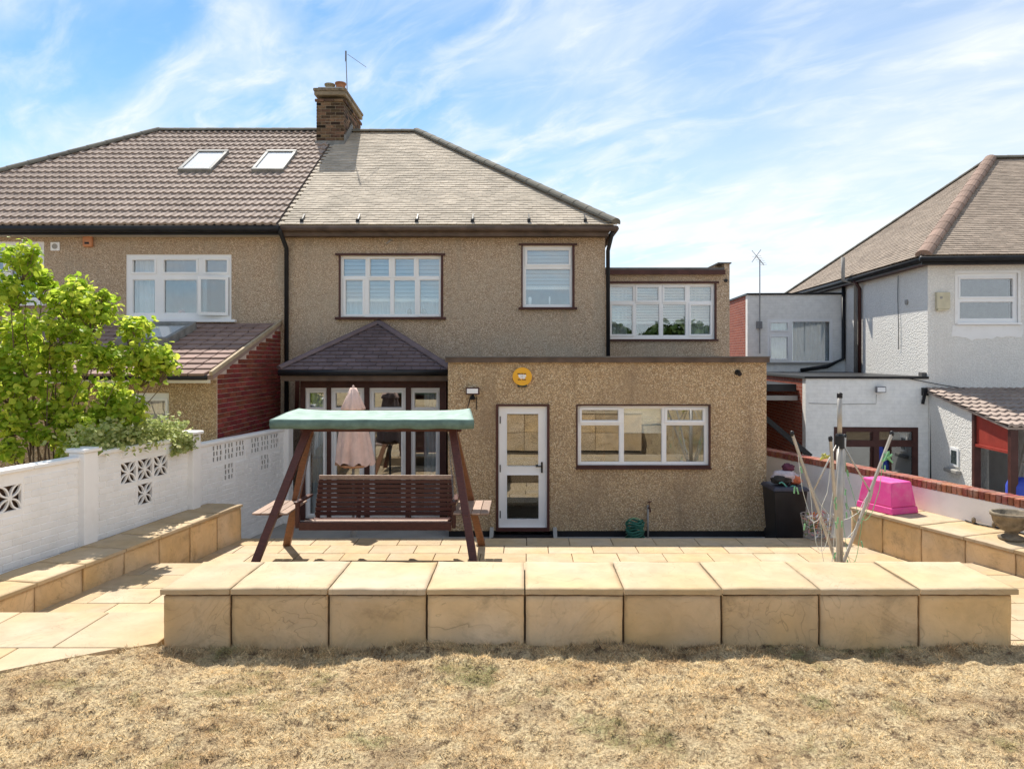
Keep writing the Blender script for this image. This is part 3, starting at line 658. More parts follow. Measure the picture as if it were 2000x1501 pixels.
MB().room(XE0+.26, XE1-.26, DX+.27, 15.6, LOW+.05, Z(712, DX)).build('kitchen_room', M_int, H)
kit = MB(); kit.box(EW[0]-.5, XE1-.3, 12.0, 12.05, LOW+.05, R(-1.9)).box(EW[0]-.5, XE1-.3, DX+.28, 12.0, R(-1.95), R(-1.90)); kit.build('worktop', M_yellowed, H)
# upper windows
def rr_(L_, d): return [rect(*g, d) for g in L_]
g1 = rr_([(669,713,504,539),(721,759,504,539),(770,808,504,539),(816,858,504,539),(673,707.5,546,614),(719,761.5,546,614),(768,810,546,614),(819,857,546,614)], DW)
w = window(H, W1, g1, DW, proud=(1,2,4,7)); a, b, c, e = W1; slat_blind(w, a+.03, b-.03, Z(584, DW), e-.03, DW+.2, pitch=.075)
curtain(w, a+.03, b-.03, c-.1, Z(575, DW), DW+.35)
for k, xx in enumerate((797, 826)): MB().lathe([(.02,0),(.05,.03),(.04,.10),(.015,.12)], (X(xx, DW), DW+.16, c+.05), 10).build('ornament', M_stone, w, smooth=True)
w = window(H, W2, rr_([(1029,1112,487,515.5),(1026.5,1114,524.5,595)], DW), DW, proud=(0,)); a, b, c, e = W2; slat_blind(w, a+.03, b-.03, Z(560, DW), e-.03, DW+.2, pitch=.07)
MB().lathe([(.03,0),(.035,.12),(.02,.14)], (X(1035, DW), DW+.17, c+.07), 10).lathe([(.015,0),(.02,.1),(.012,.15)], (X(1074, DW), DW+.17, c+.07), 8).build('ornament', M_white, w, smooth=True)
for (p0, p1, q0, q1, d) in ((656, 870, 495.3, 498.8, DW), (1013, 1127, 476, 479.3, DW)): MB().box(X(p0, d), X(p1, d), d-.05, d+.04, Z(q1, d), Z(q0, d)).build('lintel', M_brown, H)
for (p0, p1, q0, q1, d) in ((656, 871, 619.2, 624, DW), (1013, 1127, 600.2, 604.5, DW)): MB().box(X(p0, d), X(p1, d), d-.09, d+.045, Z(q1, d), Z(q0, d)).build('sill', M_brown, H, bevel=.006)
for W_ in (W1, W2):
    for xx in (W_[0], W_[1]): MB().box(xx-.022, xx+.004 if xx == W_[0] else xx+.022, DW-.012, DW+.049, W_[2], W_[3]).build('surround', M_brown, H)
# side block over the right of the extension
DB = 14.4; XB0, XB1 = X(1182, DW)+.002, X(1425, DB); ZBT = Z(536, DB)
W3 = rect(1188.5, 1396.5, 553.6, 662, DB)
MB().panel(XB0, XB1, R(-.05), ZBT, DB, DB+.26, [W3]).build('side_block_wall', M_peb, H)
MB().box(XB1-.22, XB1, DB+.261, 20.5, R(-.05), Z(515, DB)).box(XB1-.11, XB1+.001, DB-.002, DB+.2605, ZBT, Z(515, DB)).build('parapet', M_peb, H)
MB().box(XB1-.24, XB1+.03, DB-.03, 20.5, Z(515, DB)+.001, Z(512.5, DB)).build('parapet_coping', M_dgrey, H)
MB().box(XB0, XB1-.12, DB-.06, 20.4, ZBT+.001, Z(523, DB)).build('side_block_roof', M_dgrey, H)
MB().box(XB0, XB1-.11, DB-.10, DB-.061, ZBT-.01, Z(528, DB)).build('fascia', M_brown, H)
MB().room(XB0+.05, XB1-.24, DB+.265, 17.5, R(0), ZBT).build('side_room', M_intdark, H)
g3 = rr_([(1192,1237.5,559,588),(1245,1287,560,587),(1298,1339,560,587),(1348,1391,559,588),(1195,1236,595,653),(1243,1288.5,593.5,655),(1295.5,1340.5,593.5,655),(1350,1389,595,653)], DB)
w = window(H, W3, g3, DB, proud=(1,2,4,7)); a, b, c, e = W3; slat_blind(w, a+.03, b-.03, Z(628, DB), e-.03, DB+.2, pitch=.055, m=M_blind)
curtain(w, a+.02, a+.42, c-.1, e-.1, DB+.34); curtain(w, b-.42, b-.02, c-.1, e-.1, DB+.34)
MB().box(X(1186.5, DB), X(1404, DB), DB-.03, DB+.04, Z(553.5, DB), Z(549.5, DB)).build('lintel', M_brown, H)
MB().box(X(1186.5, DB), X(1402, DB), DB-.06, DB+.045, Z(666, DB), Z(662.2, DB)).build('sill', M_brown, H)
MB().box(W3[1]-.004, W3[1]+.03, DB-.012, DB+.049, W3[2], W3[3]).build('surround', M_brown, H)
MB().tube([(X(1417, DB), DB-.04, Z(548, DB)), (X(1417, DB), DB+.02, Z(548, DB))], .035, 12).build('overflow_outlet', M_black, H)
# extension window and door
ge = rr_([(1136,1209,800,822),(1134.5,1211,830,903.5),(1218.7,1294.5,797,903.5),(1303.7,1375,800,822),(1302,1378,830,903.5)], DX)
w = window(H, EW, ge, DX, proud=(0,3)); a, b, c, e = EW
MB().box(X(1218, DX), X(1300, DX), DX+.20, DX+.206, Z(846, DX), e).box(X(1218, DX), X(1300, DX), DX+.195, DX+.215, Z(848, DX), Z(845.5, DX)).build('roller_blind', M_blind, w)
MB().lathe([(.04,0),(.045,.16),(.03,.2)], (X(1340, DX), DX+.3, R(-1.9)), 12).lathe([(.06,0),(.07,.1)], (X(1363, DX), DX+.35, R(-1.9)), 12).lathe([(.05,0),(.09,.08),(.02,.1)], (X(1236, DX), DX+.32, R(-1.9)), 12).build('kitchen_jars', M_white, w, smooth=True)
MB().panel(a-.022, b+.022, c-.03, e+.022, DX-.014, DX+.049, [(a+.002, b-.002, c+.002, e-.002)]).build('surround', M_brown, H)
MB().box(a-.03, b+.03, DX-.06, DX+.02, c-.055, c-.031).build('sill', M_brown, H)
dr = MB().panel(ED[0]+.026, ED[1]-.026, ED[2]+.02, ED[3]-.026, DX+.05, DX+.12, rr_([(988.5,1052.8,807,912),(988.5,1053.4,927,1016)], DX)).build('door', M_white, H)
for g in rr_([(988.5,1052.8,807,912),(988.5,1053.4,927,1016)], DX):
    MB().panel(g[0]-.003, g[1]+.003, g[2]-.003, g[3]+.003, DX+.042, DX+.06, [(g[0]+.012, g[1]-.012, g[2]+.012, g[3]-.012)]).build('bead', M_white, dr, bevel=.003)
    MB().box(g[0]-.003, g[1]+.003, DX+.08, DX+.086, g[2]-.003, g[3]+.003).build('pane', M_glass, dr)
MB().panel(ED[0]-.035, ED[1]+.035, ED[2]-.03, ED[3]+.03, DX-.02, DX+.13, [(ED[0]+.004, ED[1]-.004, ED[2]+.022, ED[3]-.004)]).build('door_frame', M_brown, H)
MB().panel(ED[0]+.005, ED[1]-.005, ED[2]+.0225, ED[3]-.005, DX+.030, DX+.10, [(ED[0]+.0255, ED[1]-.0255, ED[2]+.03, ED[3]-.0255)]).build('door_lining', M_white, H)
hx = X(1058.5, DX); hz_ = Z(913, DX)
MB().box(hx-.014, hx+.014, DX+.028, DX+.049, hz_-.085, hz_+.085).bar((hx, DX+.01, hz_+.02), (hx-.10, DX+.01, hz_+.02), .016, .018).box(hx-.008, hx+.008, DX+.005, DX+.03, hz_+.012, hz_+.028).build('handle', M_black, dr)
for zz_ in (820, 915, 1005): MB().tube([(ED[0]+.03, DX+.035, Z(zz_+7, DX)), (ED[0]+.03, DX+.035, Z(zz_-7, DX))], .010, 8).build('hinge', M_black, dr)
MB().box(ED[0]-.10, ED[1]+.10, DX-.25, DX-.02, LOW, LOW+.05).build('door_step', M_black, H, bevel=.01)
for s_, xx in ((-1, ED[0]-.13), (1, ED[1]+.09)): MB().prism([(DX-.3, LOW), (DX-.001, LOW), (DX-.001, LOW+.16), (DX-.05, LOW+.16)], 'x', xx-.0, xx+.06).build('step_cheek', M_conc, H)
# bay with hipped roof
DBY = 12.7; bx0, bx1 = X(590, DBY), X(872, DBY)
bz = R(-.52); bay = MB().box(bx0-.02, bx1, DBY-.03, DBY+.12, Z(757, DBY), R(-.36)).build('bay', M_brown, H)
cols = [(597,639),(647,712),(722,793),(803,859)]
for k, (p, q) in enumerate(cols):
    o_ = (X(p, DBY), X(q, DBY), LOW+.03, Z(757, DBY)); gi = 6 if k in (0, 3) else 8
    gl = [rect(p+gi, q-gi, 766, 796, DBY), rect(p+gi+1, q-gi-1, 808, 1004, DBY)]
    w = window(H, o_, gl, DBY, name='bay_window', inset=.0, proud=(0, 1))
    if k in (0, 3): curtain(w, (o_[0]+.05) if k == 0 else o_[0]+.2, o_[1]-.05, LOW+.05, Z(770, DBY), DBY+.22, amp=.02, wl=.07)
    MB().box(o_[1]+.001, X(cols[k+1][0], DBY)-.001 if k < 3 else bx1, DBY-.04, DBY+.1, LOW, Z(757.2, DBY)).build('mullion', M_brown, H)
MB().box(bx0-.02, X(597, DBY)-.001, DBY-.04, DBY+.1, LOW, Z(757.2, DBY)).build('mullion', M_brown, H)
MB().box(bx0-.02, bx0+.04, DBY+.121, DW-.001, LOW, R(-.36)).build('bay_side', M_brown, H)
DY = 12.2; ex0, ex1, ez = X(545, DY), X(880, DY), Z(722, DY); apex = Vector((X(740, DW), DW-.005, Z(632, DW)))
c0, c1_ = Vector((ex0, DY, ez)), Vector((ex1, DY, ez)); b0, b1_ = Vector((ex0, DW-.005, ez+.02)), Vector((ex1, DW-.005, ez+.02))
rf = MB().add([c0, c1_, b1_, b0, apex], [(0,1,4),(1,2,4),(3,0,4),(3,2,1,0)]).build('bay_roof', M_bayt, H)
Nf = (c1_-c0).cross(apex-c0).normalized(); Vf = Nf.cross(UU).normalized(); Vf = Vf if Vf.z > 0 else -Vf; vl = (apex-c0).dot(Vf); ua = (apex-c0).x; ul = ex1-ex0
ins = lambda u, v, w_: v < vl*1.0 and u-w_*.5 > ua*v/vl-w_*.9 and u+w_*.5 < ul-(ul-ua)*v/vl+w_*.9
tf = tile_field(c0-Vf*.03, UU, Vf, ul, vl, ins, .25, .125, None, .003, 5)
pv, pf = flat_tile(.25, .15, .03)
cut0 = Nf.cross(apex-c0).normalized(); cut1 = Nf.cross(apex-c1_).normalized()
np_join('bay_tiles', pv, pf, [x[3] for x in tf], M_bayt, rf, [(c0, -cut0 if cut0.x > 0 else cut0), (c1_, cut1 if cut1.x > 0 else -cut1)])['kind'] = 'stuff'
ridge_caps(rf, c0+Vector((.0,0,.02)), apex+Vector((0,0,.02)), .075, M_bayt, 'hip_tile', .3); ridge_caps(rf, c1_+Vector((0,0,.02)), apex+Vector((0,0,.02)), .075, M_bayt, 'hip_tile', .3)
MB().box(ex0+.03, XE0-.04, DY+.02, DY+.06, ez-.19, ez-.035).build('fascia', M_fascia, H)
MB().box(ex0+.03, XE0-.04, DY+.0605, DBY+.1, ez-.17, ez-.15).build('soffit', M_brown, H)
gutter(H, (ex0, DY-.02, ez-.045), (XE0-.05, DY-.02, ez-.045))
MB().bar((X(556, DBY), DW-.25, Z(815, DW)), (X(592, DBY)-.02, DY+.25, ez-.16), .07, .07).build('bracket', M_brown, H)
# downpipes
dpx = X(562, DW)
tube_part('downpipe', [(X(548, DE), DE-.05, ZE-.08), (X(549, DE), DE-.05, ZE-.16), (dpx, DW-.07, ZE-.42), (dpx, DW-.07, LOW)], .042, M_black, H)
tube_part('downpipe', [(XC-.02, DE+.05, ZE-.1), (XC-.04, DE+.06, ZE-.2), (X(1182, DW)+.05, DW-.02, Z(490, DW)), (X(1182, DW)+.05, DW-.05, R(-.04))], .038, M_black, H)
tube_part('overflow_pipe', [(X(766, DW), DW+.02, Z(470, DW)), (X(766, DW), DW-.10, Z(469, DW)), (X(763, DW), DW-.12, Z(473, DW)), (X(757, DW), DW-.13, Z(478, DW))], .012, M_conc, H)
# main roof
def deck(name, pts, faces, m, parent): return MB().add(pts, faces).build(name, m, parent)
dk = .03
roof = deck('roof', [(XP, DE, ZE-dk), (XC, DE, ZE-dk), (XC, DE+8.6, ZE-dk), (XP, DE+8.6, ZE-dk), (XP, DR, ZR-dk), (XRR, DR, ZR-dk)], [(0,1,5,4),(1,2,5),(2,3,4,5),(0,4,3),(0,3,2,1)], M_roof, H)
O = Vector((XP, DE-.05*1/SLP, ZE-.05*TAN/SLP)); ul = XC-XP+.05
cut = lambda v: (XC-XP)-(v/VL)*4.3
pv, pf = plain_tile()
tf = tile_field(O, UU, VV, ul, VL+.05, lambda u, v, w_: u-w_ < cut(v) and u > 0, .165, .1, None, .005, 11)
hipn = Vector((1, 1, 0)).normalized()
stuff(np_join('plain_tiles', pv, pf, [x[3] for x in tf], M_roof, roof, [((XC, DE, ZE), hipn), ((XP, 0, 0), (-1, 0, 0))]))
ridge_caps(roof, (XC+.02, DE-.03, ZE+.0), (XRR, DR, ZR), .13, M_hip, 'hip_tile', .36); ridge_caps(roof, (XP-.4, DR, ZR-.02), (XRR, DR, ZR-.02), .12, M_hip, 'ridge_tile', .42)
for px in (590, 699, 814, 923, 1033, 1143):
    p = roofpt(px, 434); MB().bar(p+Vector((0,-.02,.02)), p+VV*.22+Vector((0,-.02,.05)), .022, .03).box(p.x-.03, p.x+.03, p.y-.04, p.y+.0, p.z-.02, p.z+.06).build('tile_clip', M_black, roof)
MB().box(XP, XC-.1, DE+.03, DE+.055, ZE-.22, ZE-.05).build('fascia', M_fascia, H)
MB().box(XP, XC-.1, DE+.0551, DW+.05, ZE-.21, ZE-.19).box(X(1182, DW), XC-.1, DW+.0501, 21.5, ZE-.21, ZE-.19).box(XC-.125, XC-.1, DE+.06, 21.5, ZE-.189, ZE-.05).build('soffit', M_fascia, H)
gutter(H, (X(549, DE), DE-.03, ZE-.09), (XC+.03, DE-.03, ZE-.09), M_fascia); gutter(H, (XC+.03, DE-.03, ZE-.091), (XC+.03, 21.8, ZE-.091), M_fascia)
# chimney
CF = roofpt(640, 283).y; cx0, cx1 = X(617.5, CF), X(672, CF); cb_ = CF+1.72; cz0, cz1 = roofpt(640, 283).z-.9, Z(193, CF)
ch = MB().box(cx0+.008, cx1-.008, CF+.008, cb_-.008, cz0, cz1).build('chimney', M_mortar2, H)
hb = {}
def cbrick(w, dpt):
    k = (round(w, 3), round(dpt, 3))
    if k not in hb: hb[k] = MB().cbox(k[0], k[1], .064, .006).mesh('brick')
    return hb[k]
rr = random.Random(21)
def chimney_bricks(z0, z1, x0, x1, y0, y1):
    z = z0; j = 0
    while z+.06 < z1:
        x = x0-(.112 if j % 2 else 0)
        while x < x1-.02:
            a, b = max(x, x0), min(x+.225, x1)
            if b-a > .03: link('brick', cbrick(b-a-.010, .05), M_stock, ch, Matrix.Translation(((a+b)/2, y0+.025+rr.uniform(-.003,.003), z+.034)))
            x += .225
        y = y0+.052-(.112 if j % 2 == 0 else 0)
        while y < y1-.02:
            a, b = max(y, y0+.052), min(y+.225, y1)
            if b-a > .03: link('brick', cbrick(.05, b-a-.010), M_stock, ch, Matrix.Translation((x1-.025+rr.uniform(-.003,.003), (a+b)/2, z+.034)))
            y += .225
        z += .075; j += 1
chimney_bricks(Z(283, CF)+.10, cz1-.075, cx0, cx1, CF, cb_)
chimney_bricks(cz1-.075, cz1+.06, cx0-.03, cx1+.03, CF-.03, cb_+.03)
MB().box(cx0-.04, cx1+.04, CF-.04, cb_+.04, cz1+.076, Z(173, CF)-.07).build('chimney_band', M_mortar2, ch, bevel=.015)
MB().box(cx0-.06, cx1+.06, CF-.06, cb_+.06, Z(173, CF)-.069, Z(173, CF)).build('chimney_cap', M_stone, ch, bevel=.02)
MB().box(cx0+.03, cx1-.03, CF+.02, cb_-.02, Z(173, CF)+.001, Z(173, CF)+.05).build('flaunching', M_conc, ch, bevel=.02)
zc = Z(173, CF)+.03
ch_p = [(X(638, CF), CF+.28, M_pot, .115, .17), (X(660, CF), CF+.25, M_terra, .12, .19), (X(645, CF), CF+.85, M_terra, .12, .17), (X(655, CF), CF+1.4, M_pot, .12, .16)]
for x, y, m, r, h in ch_p: MB().lathe([(r, 0), (r*.92, h*.6), (r*.95, h*.78), (r*1.1, h*.82), (r*1.1, h), (r*.8, h), (r*.78, h*.3)], (x, y, zc), 16).build('chimney_pot', m, ch, smooth=False)
MB().box(cx0-.02, cx1+.02, CF-.03, CF-.001, Z(284, CF)-.05, Z(283, CF)+.09).build('flashing', M_lead, ch)
fl = MB(); ns = 7
for k in range(ns):
    y0 = CF+k*(DR-CF)/ns; z0 = ZE+(y0-DE)*TAN; fl.box(cx1+.001, cx1+.02, y0+.003, y0+(DR-CF)/ns-.003, z0-.1, z0+.25)
fl.build('step_flashing', M_lead, ch)
# ---------------------------------------------------------------- ATTACHED HOUSE ON THE LEFT
G = thing('semi_detached_house', (-8.5, DW, LOW), 'attached house on the left with brown ribbed tile roof and two skylights', 'house')
L1 = rect(245.6, 452, 496.6, 624, DW); L0 = rect(-60, 86, 471.6, 592, DW)
MB().panel(XLC+.15, XP-.001, LOW-.1, ZE-.02, DW, DW+.28, [L1, L0]).build('wall', M_peb, G)
MB().box(XLC+.15, XLC+.4, DW+.281, 21.6, LOW-.1, ZE-.02).box(XLC+.15, XP, 21.62, 21.9, LOW-.1, ZE).build('side_wall', M_peb, G)
MB().room(-8.2, XP-.05, DW+.285, 17.2, R(.15), ZE-.1).room(-12.2, -8.25, DW+.285, 17.2, R(.15), ZE-.1).build('upper_room', M_int, G)
gl = rr_([(258,301.5,507,531.5),(319,383,507,531.5),(400,443,507,531.5),(258,301.5,546,611.5),(319,383,546,611.5)], DW)
op = rect(392, 447, 541, 616, DW)
w = window(G, L1, gl+[op], DW, inset=.02, proud=(0,1,2,3,4)); bpy.data.objects.remove(w.children[-1]); bpy.data.objects.remove(w.children[-1])
# the opened casement, hinged on its right side
ca = math.radians(17); xh = op[1]; CT = Matrix.Translation((xh, DW-.02, 0)) @ Matrix.Rotation(ca, 4, 'Z') 
wd_ = op[1]-op[0]
sh = MB(CT).panel(-wd_, 0, op[2], op[3], 0, .05, [(-wd_+.055, -.055, op[2]+.055, op[3]-.055)]).build('open_casement', M_white, w)
MB(CT).box(-wd_+.05, -.05, .022, .028, op[2]+.05, op[3]-.05).build('pane', M_glassdark, sh)  # glass colour darkened to stand in for a reflection of dark trees
curtain(w, L1[0]+.04, L1[0]+.42, L1[2]-.1, L1[3]-.03, DW+.25)
MB().lathe([(.04,0),(.08,.05),(.05,.13)], (X(345, DW), DW+.2, L1[2]+.07), 9).lathe([(.03,0),(.06,.05),(.03,.14)], (X(297, DW), DW+.2, L1[2]+.07), 9).build('ornament', M_redp, w)
MB().box(L1[0]-.04, L1[1]+.10, DW-.10, DW+.019, L1[2]-.05, L1[2]-.001).build('sill', M_white, G, bevel=.006)
window(G, L0, rr_([(-50,5,482,582),(20,76,482,510),(20,76,522,582)], DW), DW, inset=.02, proud=(1,2)); MB().box(L0[0], L0[1]+.04, DW-.09, DW+.019, L0[2]-.05, L0[2]-.001).build('sill', M_white, G)
froof = deck('roof', [(XLC, DE, ZE-dk), (XP, DE, ZE-dk), (XP, DE+8.6, ZE-dk), (XLC, DE+8.6, ZE-dk), (XP, DR, ZR-dk), (XLR, DR, ZR-dk)], [(0,1,4,5),(2,3,5,4),(3,0,5),(1,2,4),(0,3,2,1)], M_roofl, G)
O = Vector((XLC, DE-.07/SLP, ZE-.07*TAN/SLP)); ul = XP-XLC
tv, tfc = roman_tile(.30, .38)
tf = tile_field(O, UU, VV, ul-.28, VL, lambda u, v, w_: u+w_*.5 > 4.3*v/VL and u < ul+.02, .30, .285, None, .004, 31, stagger=False)
tme = bpy.data.meshes.new('tile'); tme.from_pydata(tv, [], tfc)
show = [x for x in tf if x[1]+XLC > -9.9 and x[1]-.2 > 4.3*x[2]/VL]; show.sort(key=lambda x: x[0]); sid = set(id(x) for x in show[:300])
for x in tf:
    if id(x) in sid: link('tile', tme, M_roofl, froof, x[3])
stuff(np_join('upper_tiles', tv, tfc, [x[3] for x in tf if id(x) not in sid], M_roofl, froof, [((XLC, DE, ZE), (-hipn.x, hipn.y, 0))]))
ridge_caps(froof, (XLC, DE, ZE+.02), (XLR, DR, ZR+.02), .13, M_hip, 'hip_tile', .42); ridge_caps(froof, (XLR, DR, ZR), (XP-.42, DR, ZR), .13, M_hip, 'ridge_tile', .42)
MB().box(XLC+.1, XP-.002, DE+.03, DE+.055, ZE-.2, ZE-.05).build('fascia', M_black, G); MB().box(XLC+.1, XP-.002, DE+.0551, DW-.001, ZE-.2, ZE-.18).build('soffit', M_int, G)
gutter(G, (XLC, DE-.05, ZE-.10), (X(547, DE), DE-.05, ZE-.10), M_black, .065)
def skylight(p00, p10, p01, parent):     # lower left, lower right, upper left pixels on the roof
    A, Bq, C = roofpt(*p00), roofpt(*p10), roofpt(*p01); wv = (Bq-A).length; hv = (C-A).dot(VV); nn = UU.cross(VV).normalized(); T = frameM(A+nn*.05, UU, VV, nn)
    s = MB(T).box(0, wv, 0, .07, -.06, .07).box(0, wv, hv-.09, hv, -.06, .08).box(0, .07, .071, hv-.091, -.06, .07).box(wv-.07, wv, .071, hv-.091, -.06, .07).build('skylight', M_lead, parent, bevel=.01)
    MB(T).box(.071, wv-.071, .072, hv-.092, -.03, .045).build('blind_pane', M_blind, s); MB(T).box(.0705, wv-.0705, .0715, hv-.0915, .05, .056).build('pane', M_clear, s)
skylight((349, 340), (414, 340), (383, 303), froof); skylight((492, 340), (555, 340), (518, 303), froof)
M_verge = plain('verge_mortar', (.42,.33,.22), .9, .2)
# single-storey lean-to
DL, XV = 10.82, X(548, DW); lz1, lz0, ly0 = Z(628, DW), Z(729, 10.6), 10.6
LO = rect(253, 330, 767, 885, DL)
MB().panel(-11, XV-.02, LOW-.1, Z(742, DL), DL, DL+.25, [LO]).build('lean_to_wall', M_peb2, G)
w = window(G, LO, [rect(258, 322, 782, 880, DL)], DL, name='window', inset=.03, proud=(0,)); curtain(w, LO[0]+.03, LO[1]-.03, LO[2]-.2, LO[3]-.08, DL+.25, amp=.025)
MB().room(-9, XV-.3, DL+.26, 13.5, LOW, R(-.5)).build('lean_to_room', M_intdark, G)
slope = (lz1-lz0)/(DW-ly0); zl = lambda y: lz0+(y-ly0)*slope
bw = MB().prism([(DL+.001, LOW-.1), (DW-.002, LOW-.1), (DW-.002, zl(DW)-.06), (DL+.001, zl(DL)-.06)], 'x', XV-.26, XV-.012).build('brick_gable_wall', M_mortar, G)
rr = random.Random(5); z = LOW; j = 0; allb = []
while z < lz1:
    y = DL-(.1125 if j % 2 else 0)
    while y < DW-.03:
        a, b = max(y, DL-.001), min(y+.225, DW-.003)
        zt = min(zl(a), zl(b))-.07
        if b-a > .04 and z+.066 < zt: allb.append((a, b, z))
        y += .225
    z += .075; j += 1
allb.sort(key=lambda q: -q[2]); bc = {}
for k, (a, b, z) in enumerate(allb[:300]):
    kk = round(b-a, 2)
    if kk not in bc: bc[kk] = MB().cbox(.03, kk-.011, .064, .004).mesh('brick')
    link('brick', bc[kk], M_red, bw, Matrix.Translation((XV-.010+rr.uniform(-.002,.002), (a+b)/2, z+.034)))
if allb[300:]:
    ob = MB()
    for a, b, z in allb[300:]: ob.box(XV-.025, XV+.005, a+.005, b-.006, z+.002, z+.066)
    stuff(ob.build('lower_bricks', M_red, bw))
VS = Vector((0, 1, slope)).normalized(); sl = math.hypot(DW-ly0, lz1-lz0)
lr = MB().add([(-11, ly0, lz0-.03), (XV+.02, ly0, lz0-.03), (XV+.02, DW-.002, lz1-.03), (-11, DW-.002, lz1-.03), (-11, ly0, lz0-.09), (XV+.02, ly0, lz0-.09), (XV+.02, DW-.002, lz1-.09), (-11, DW-.002, lz1-.09)], [(0,1,2,3),(4,7,6,5),(0,4,5,1),(1,5,6,2),(3,7,4,0)]).build('lean_to_roof', M_lean, G)
XT0 = -8.2
sk0, sk1 = X(205, 12.1), X(352, 12.1)
tf = tile_field(Vector((XT0, ly0-.06, lz0-.06*slope-.02)), UU, VS, XV-XT0-.13, sl, lambda u, v, w_: v < sl-.1 and u < XV-XT0, .25, .27, None, .004, 41, stagger=False)
pv, pf = flat_tile(.25, .33, .034, .012); ftm = bpy.data.meshes.new('tile'); ftm.from_pydata(pv, [], pf)
for x in tf[:300]: link('tile', ftm, M_lean, lr, x[3])
MB().bar((XV+.012, ly0-.06, lz0+.0), (XV+.012, DW-.01, lz1+.0), .045, .06).build('verge_board', M_verge, lr)
MB().box(-11, XV-.05, ly0+.05, ly0+.075, Z(748, 10.62), lz0-.07).build('fascia', M_white, G)
gutter(G, (-11, ly0-.02, lz0-.06), (XV-.06, ly0-.02, lz0-.06), M_black, .038)
nn = UU.cross(VS).normalized(); T = frameM(Vector((X(240, 12.2), 12.0, zl(12.0)))+nn*.05, UU, VS, nn); wv, hv = X(352, 12.2)-X(240, 12.2)-.1, 1.1
s = MB(T).box(0, wv, 0, .08, -.06, .09).box(0, wv, hv-.1, hv, -.06, .10).box(0, .08, .081, hv-.101, -.06, .09).box(wv-.08, wv, .081, hv-.101, -.06, .09).build('skylight', M_lead, lr, bevel=.01)
MB(T).box(.081, wv-.081, .082, hv-.102, -.03, .045).build('blind_pane', M_blind, s); MB(T).box(.0805, wv-.0805, .0815, hv-.1015, .06, .066).build('pane', M_clear, s)
# ================================================================ DETACHED HOUSE ON THE RIGHT (turned four degrees)
NA = math.radians(4.0); CX, CY = X(1812, 15.0), 15.0
NU, NV = Vector((math.cos(NA), -math.sin(NA), 0)), Vector((math.sin(NA), math.cos(NA), 0)); NTm = frameM((CX, CY, 0), NU, NV, Vector((0,0,1))); NTi = NTm.inverted()
def onv(px, py, v0):      # point seen at a pixel on the plane v = v0 (parallel to the rear wall) -> (u, z)
    o = NTi @ Vector((0, 0, EYE)); r = NTi.to_3x3() @ Vector(((px-VX)/F, 1, -(py-HZ)/F)); k = (v0-o.y)/r.y; p = o+r*k; return p.x, p.z
def onu(px, py, u0):      # on the plane u = u0 (parallel to the side wall) -> (v, z)
    o = NTi @ Vector((0, 0, EYE)); r = NTi.to_3x3() @ Vector(((px-VX)/F, 1, -(py-HZ)/F)); k = (u0-o.x)/r.x; p = o+r*k; return p.y, p.z
def nrect(p0, p1, q0, q1, v0):
    a, z1 = onv(p0, q0, v0); b, z0 = onv(p1, q1, v0); return (a, b, z0, z1)
K = thing('detached_house', (CX, CY, R(-3)), 'white roughcast house with hipped brown roof beyond the right boundary', 'house')
NZ0 = R(-3.1); nez = onv(1800, 497, -.3)[1]; UW, VD = 10.0, 9.0
NW = nrect(1870, 1988, 534, 630, 0)
MB(NTm).panel(0, UW, NZ0, nez-.02, 0, .28, [NW]).build('rear_wall', M_roughcast, K)
MB(NTm).box(0, .28, .281, VD, NZ0, nez-.02).box(.281, UW, VD-.25, VD, NZ0, nez-.02).build('side_wall', M_roughcast, K)
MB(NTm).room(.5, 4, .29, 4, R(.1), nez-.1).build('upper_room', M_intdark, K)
w = window(K, NW, [nrect(1876, 1980, 544, 579, 0), nrect(1876, 1980, 589, 622, 0)], 0, T=NTm, inset=.03, proud=(0,))
MB(NTm).box(NW[0]-.03, NW[1]+.05, -.06, .03, NW[2]-.04, NW[2]-.001).build('sill', M_white, K)
a = NW; MB(NTm).panel(a[0]-.055, a[1]+.05, a[2]-.02, a[3]+.055, -.012, .01, [(a[0], a[1], a[2]-.04, a[3])]).build('window_reveal', M_pwhite2, K)
rq = random.Random(6); low_ = [(a[0]-.12+k*(a[1]-a[0]+.2)/14, a[2]-.30+rq.uniform(-.03, .03)-(.04 if 3 < k < 9 else 0)) for k in range(15)]
MB(NTm).prism(low_+[(a[1]+.12, a[2]-.045), (a[0]-.10, a[2]-.045)], 'y', -.008, .01).build('patched_render', M_pwhite2, K)
ua, va = 3.75, VD/2; nzr = EYE+(HZ-311)/F*(CY+va-.25); e = .32
es = .24
pts = [(-es,-e,nez), (UW+e,-e,nez), (UW+e,VD+e,nez), (-es,VD+e,nez), (ua,va,nzr), (UW-ua,va,nzr)]
nroof = MB(NTm).add([(p[0], p[1], p[2]-.03) for p in pts], [(0,1,5,4),(1,2,5),(2,3,4,5),(3,0,4),(3,2,1,0)]).build('roof', M_roofn, K)
Wp = [NTm @ Vector(p) for p in pts]
